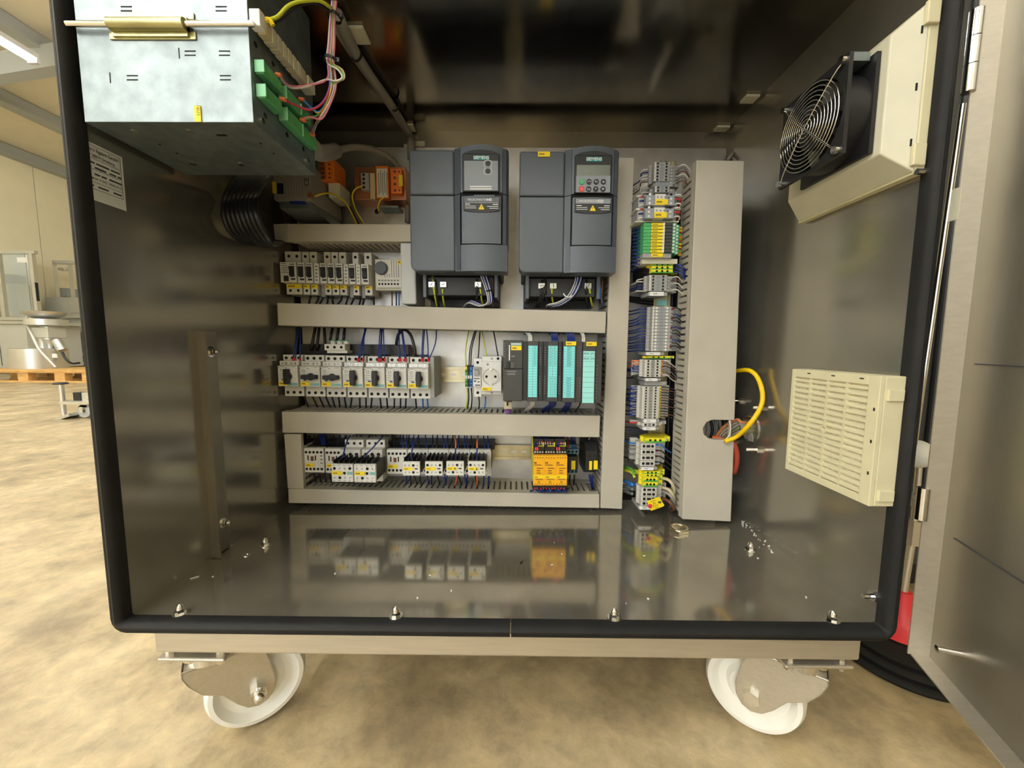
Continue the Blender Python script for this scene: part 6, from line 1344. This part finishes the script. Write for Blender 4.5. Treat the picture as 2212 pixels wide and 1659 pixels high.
for k in range(7):
    a = 2 * math.pi * k / 7; b = a + .55
    part('blade', MB().add([(fx + .008, yc + .024 * math.cos(a), zc2 + .024 * math.sin(a)), (fx + .008, yc + (rb - .002) * math.cos(a), zc2 + (rb - .002) * math.sin(a)), (fx + .03, yc + (rb - .002) * math.cos(b), zc2 + (rb - .002) * math.sin(b)), (fx + .03, yc + .024 * math.cos(b), zc2 + .024 * math.sin(b))], [(0, 1, 2, 3)]), 'vfd_dark', fan)
gx = fx - .004
for k in range(10):
    r_ = .006 + k * (rb - .008) / 9; part('guard_ring', MB().tube([(gx - .003 * (1 - k / 9), yc + r_ * math.cos(2 * math.pi * i / 32), zc2 + r_ * math.sin(2 * math.pi * i / 32)) for i in range(33)], .0008, 6, 1), 'chrome', fan, True)
for s in (-1, 1):
    e = hs - .006
    part('guard_spoke', MB().tube([(fx - .001, yc - e, zc2 - s * e), (gx - .0012, yc - e * .75, zc2 - s * e * .75), (gx - .0042, yc, zc2), (gx - .0012, yc + e * .75, zc2 + s * e * .75), (fx - .001, yc + e, zc2 + s * e)], .0011, 6, 3), 'chrome', fan, True)
    for s2 in (-1, 1): part('guard_screw', MB().cyl((fx, yc + s * e, zc2 + s2 * e), (fx - .006, yc + s * e, zc2 + s2 * e), .0045, 12), 'chrome', fan, 'auto')
part('cable_boss', MB().box(fx + .006, fx + .03, yc - .05, yc - .02, zc2 + hs - .006, zc2 + hs + .004), 'zinc', fan)
# lower outlet filter
lf_ = thing('outlet_filter', 'beige louvred air filter on the right wall', 'filter', (.47, .08, .412))
Y0, Y1, Z0f, Z1f, xi = .004, .156, .414, .576, .455
part('back_plate', MB().box(xi + .006, XB, Y0, Y1 + .006, Z0f, Z1f), 'beige', lf_, bevel=.0012)
part('filter_mat', MB().box(xi + .0035, xi + .006, Y0 + .012, Y1 - .004, Z0f + .008, Z1f - .010), 'filter_mat', lf_)
for a in ((Y0, Y0 + .016, Z0f, Z1f), (Y1 - .007, Y1, Z0f, Z1f)): part('side_bar', MB().box(xi, xi + .006, *a), 'beige', lf_, bevel=.0008)
for a in ((Z0f, Z0f + .010), (Z1f - .012, Z1f)): part('edge_bar', MB().box(xi, xi + .006, Y0 + .016, Y1 - .007, *a), 'beige', lf_, bevel=.0008)
for k in range(1, 4): yy = Y0 + .016 + (Y1 - .007 - Y0 - .016) * k / 4; part('upright_bar', MB().box(xi + .0005, xi + .004, yy - .0016, yy + .0016, Z0f + .01, Z1f - .012), 'beige', lf_)
ls = None
for k in range(17):
    zz = Z0f + .010 + (Z1f - .022 - Z0f) * (k + .5) / 17
    o = MB().prism([(xi + .0002, zz - .0012), (xi + .0045, zz + .0002), (xi + .0045, zz + .0014), (xi + .0002, zz + .0004)], 'y', Y0 + .016, Y1 - .007) if False else MB().add([(xi + .0002, y, zz - .0021) for y in (Y0 + .016, Y1 - .007)] + [(xi + .0002, y, zz + .0006) for y in (Y0 + .016, Y1 - .007)] + [(xi + .0038, y, zz + .0012) for y in (Y0 + .016, Y1 - .007)] + [(xi + .0038, y, zz + .0026) for y in (Y0 + .016, Y1 - .007)], [(0, 1, 3, 2), (4, 6, 7, 5), (2, 3, 7, 6), (0, 4, 5, 1), (0, 2, 6, 4), (1, 5, 7, 3)])
    part('louvre', o, 'beige', lf_)
part('centre_boss', MB().lathe([(.0035, -.0012), (.0055, -.0012), (.0055, 0), (.0035, 0)], (xi, (Y0 + Y1) / 2 + .003, (Z0f + Z1f) / 2), (1, 0, 0), 16), 'beige', lf_)
for zz in (.428, .553): part('clip', MB().box(xi + .009, XB - .003, Y0 - .003, Y0 + .0005, zz - .007, zz + .007), 'beige', lf_, bevel=.0008)
for zz in (.455, .495, .535): part('square_hole', MB().box(xi - .0003, xi, Y0 + .004, Y0 + .0062, zz - .002, zz + .002), 'hole', lf_)
for yy in (.03, .075, .12): part('square_hole', MB().box(xi - .0003, xi, yy - .003, yy + .003, Z1f - .0055, Z1f - .004), 'hole', lf_)
# cables at the cutout
HC = Vector((XB, .307, .449))
for k, m_ in enumerate(('wire_orange', 'cable_grey', 'cable_grey', 'cable_green', 'cable_grey', 'cable_green')):
    pts = [P(1545 + k * 5, 950 + k * 1, .335), P(1552 + k * 5, 936 + k * 2, .325), P(1568 + k * 6, 918 + k * 4, .315), P(1592 + k * 4, 906 + k * 4.5, .308), HC + Vector((-.02, -.006, .012 - k * .004)), HC + Vector((.012, 0, .010 - k * .0035))]
    wire(pts, .0032, ('cable_orange' if k == 0 else m_), ('orange', 'grey', 'second grey', 'olive', 'third grey', 'second olive')[k] + ' cable curving from the duct cutout into the wall hole', 'cables entering the wall hole', n=7)
wire([P(1575, 803, .34), P(1592, 801, .325), PX(1618, 800, .466), PX(1636, 815, .474), PX(1647, 848, .475), PX(1643, 880, .470), PX(1618, 918, .450), P(1590, 944, .282), P(1566, 953, .283)], .0042, 'wire_yellow', 'bright yellow cable looping out of the wide duct', None, n=10)
wire([P(1560, 954, .2885), P(1574, 942, .286), P(1578, 928, .286), P(1576, 908, .287)], .0012, 'wire_white', 'white cable tie end standing at the duct cutout', None)
wire([P(1583, 955, .30), P(1590, 975, .30), P(1590, 1000, .305), P(1584, 1022, .31)], .006, 'cable_red', 'dark red cable behind the edge of the wide duct', None, n=8)
solo('orange_sleeve', MB().tube([P(1538, 947, .33), P(1550, 949, .325), P(1566, 953, .325)], .006, 8), 'wire_orange', 'orange cable sleeve inside the duct cutout', 'sleeve', smooth=True)
for k in range(5): wire([P(1524 + k * 10, 905, .345), P(1530 + k * 9, 928, .34 + .004 * (k % 2)), P(1522 + k * 10, 955, .345)], .003, ('cable_grey', 'wire_black', 'wire_grey')[k % 3], 'cable seen inside the duct cutout', 'cables inside the duct cutout', n=7)
t = thing('wall_gland', 'grey plastic bushing in the round wall hole', 'bushing', HC); part('ring', MB().lathe([(.0262, -.002), (.0300, -.002), (.0300, 0), (.0262, 0)], HC, (1, 0, 0), 24), 'steel_wall', t); part('flap', MB().prism([(.290, .425), (.304, .424), (.310, .437), (.296, .441)], 'x', XB - .003, XB - .001), 'cable_grey', t)
for k in range(6): wire([(.362 + k * .013, .40 + .008 * (k % 2), .29), (.358 + k * .0125, .402, .6), (.352 + k * .012, .40 + .008 * (k % 2), .93)], .0055, 'wire_black', 'thick black cable running upright behind the wide duct', 'upright cables behind the wide duct', n=7)
# ================= cabinet floor: nut, crumbs =================
c = PZ(1466, 1146, ZF); t = thing('lock_nut', 'nickel lock nut ring lying on the cabinet floor', 'nut', (c.x, c.y, ZF))
hx_ = [(.0195 * math.cos(R(a)), .0195 * math.sin(R(a))) for a in range(10, 370, 60)]
part('hex_body', MB().add([(c.x + x, c.y + y, ZF + z) for z in (.0003, .0055) for x, y in hx_] + [(c.x + .0145 * math.cos(R(a)), c.y + .0145 * math.sin(R(a)), ZF + z) for z in (.0003, .0055) for a in range(10, 370, 60)], [f_ for i in range(6) for j in ((i + 1) % 6,) for f_ in ((i, j, 6 + j, 6 + i), (6 + i, 6 + j, 18 + j, 18 + i), (12 + i, 18 + i, 18 + j, 12 + j), (i, 12 + i, 12 + j, j))]), 'nickel', t)
part('collar', MB().lathe([(.0150, .0055), (.0172, .0055), (.0172, .0075), (.0150, .0075)], (c.x, c.y, ZF), (0, 0, 1), 30), 'nickel', t, 'auto')
cm = MB(); rc = random.Random(11)
for k in range(46):
    u = rc.random(); px, py = (1598 + u * 70, 1122 + u * 62 + rc.uniform(-6, 10)) if k < 30 else (rc.uniform(420, 1750), rc.uniform(1150, 1310))
    q = PZ(px, py, ZF); s = rc.uniform(.0006, .0018); a = rc.uniform(0, 3); cm.obox((q.x, q.y, ZF + .0007), (s * math.cos(a), s * math.sin(a), 0), (-s * .5 * math.sin(a), s * .5 * math.cos(a), 0), (0, 0, .0005))
solo('debris', cm, 'white', 'pale crumbs and dust scattered on the cabinet floor', 'debris', kind='stuff')
q = PZ(420, 1249, ZF); solo('wire_scrap', MB().tube([q + Vector((-.004, -.003, .001)), q + Vector((.004, .004, .001))], .0007, 5, 1), 'white', 'short white wire scrap on the floor near the left wall', 'scrap')
q = PZ(533, 1199, ZF); t = solo('washer', MB().lathe([(.003, 0), (.006, 0), (.006, .001), (.003, .001)], q, (0, 0, 1), 16), 'chrome', 'small steel washer on the floor near the angle strip', 'washer')
q = PZ(1126, 1216, ZF); solo('black_scrap', MB().tube([q + Vector((-.002, -.003, .0012)), q + Vector((.002, .003, .0012))], .001, 5, 1), 'black', 'tiny black scrap in the middle of the cabinet floor', 'scrap')
# ================= sticker on the left wall =================
xs_ = XA + .0004; st = thing('rating_plate', 'white printed type label on the left wall', 'label', (XA, .02, .775))
ya, yb2 = -.004, .052; za, zb2 = .845, .779
part('label_sheet', MB().box(XA, xs_, .007, yb2, zb2, za), 'paper', st)
pr_l = MB()
for z in (.8425, .8275, .8155, .8005, .7925): pr_l.box(xs_, xs_ + .0002, .007, yb2 - .003, z - .0004, z)
pr_l.box(xs_, xs_ + .0002, yb2 - .0034, yb2 - .003, .7925, .8425); part('ruled_lines', pr_l, 'print', st)
text('Elektro Eggers GmbH', .0058, (xs_ + .0003, .0255, .8375), 'print', st, ex=(0, 1, 0), bold=.012, sx=.82)
text('D 28879 Grasberg', .0050, (xs_ + .0003, .0255, .8308), 'print', st, ex=(0, 1, 0), bold=.008, sx=.82)
text('24 V DC', .0042, (xs_ + .0003, .0225, .8045), 'print', st, ex=(0, 1, 0), bold=.008)
text('VDE 0113', .0042, (xs_ + .0003, .0405, .8045), 'print', st, ex=(0, 1, 0), bold=.008)
for z, segs in ((.8225, ((.008, .017), (.019, .034), (.036, .047))), (.8175, ((.009, .013), (.017, .030), (.034, .042), (.044, .049))), (.8100, ((.009, .012), (.016, .022), (.024, .030), (.033, .049))), (.8045, ((.009, .0145),)), (.7960, ((.010, .014), (.019, .031), (.037, .047)))):
    for a, b in segs: part('print', MB().box(xs_, xs_ + .0002, a, b, z - .0010, z + .0010), 'print', st)

# the many thin wires too small to pick apart one by one
names = sorted({m_ for _, m_ in STUFF}); vs = []; fs_ = []; mi = []
for mb, m_ in STUFF:
    o = len(vs); vs += [tuple(q) for q in mb.v]; fs_ += [tuple(i + o for i in f) for f in mb.f]; mi += [names.index(m_)] * len(mb.f)
me = bpy.data.meshes.new('thin_wires'); me.from_pydata(vs, [], fs_)
for m_ in names: me.materials.append(M[m_])
me.polygons.foreach_set('material_index', mi); me.polygons.foreach_set('use_smooth', [True] * len(me.polygons)); me.update(); fixn(me)
setp(lk(bpy.data.objects.new('thin_wires', me)), 'mass of thin dark and coloured wires between terminals, contactors and ducts', 'wiring', kind='stuff')

# labels of look-alikes that stand in a row or a column: their place in it
ORD = ('first second third fourth fifth sixth seventh eighth ninth tenth eleventh twelfth thirteenth fourteenth fifteenth sixteenth seventeenth eighteenth').split()
sets = {}
for o in list(COL.objects):
    if o.parent is None and 'label' in o and 'group' in o: sets.setdefault((o['group'], o['label']), []).append(o)
def ctr(o):
    w = o.location.copy(); l = [w + (Vector(c) if o.type == 'MESH' else Vector()) for c in (o.bound_box if o.type == 'MESH' else [(0, 0, 0)])]
    return sum(l, Vector()) / len(l)
for (g_, l_), os_ in sets.items():
    n_ = len(os_)
    if n_ < 2 or n_ > len(ORD) or 'out of view' in g_: continue
    cs = [(ctr(o), o) for o in os_]; dx = max(c.x for c, _ in cs) - min(c.x for c, _ in cs); dz = max(c.z for c, _ in cs) - min(c.z for c, _ in cs)
    if max(dx, dz) / (n_ - 1) < .0035: continue
    side = dx > dz; cs.sort(key=lambda t_: t_[0].x if side else -t_[0].z)
    for k, (_, o) in enumerate(cs):
        nl = f"{l_}, {ORD[k]} from the {'left' if side else 'top'}"
        if len(nl.split()) <= 16: o['label'] = nl
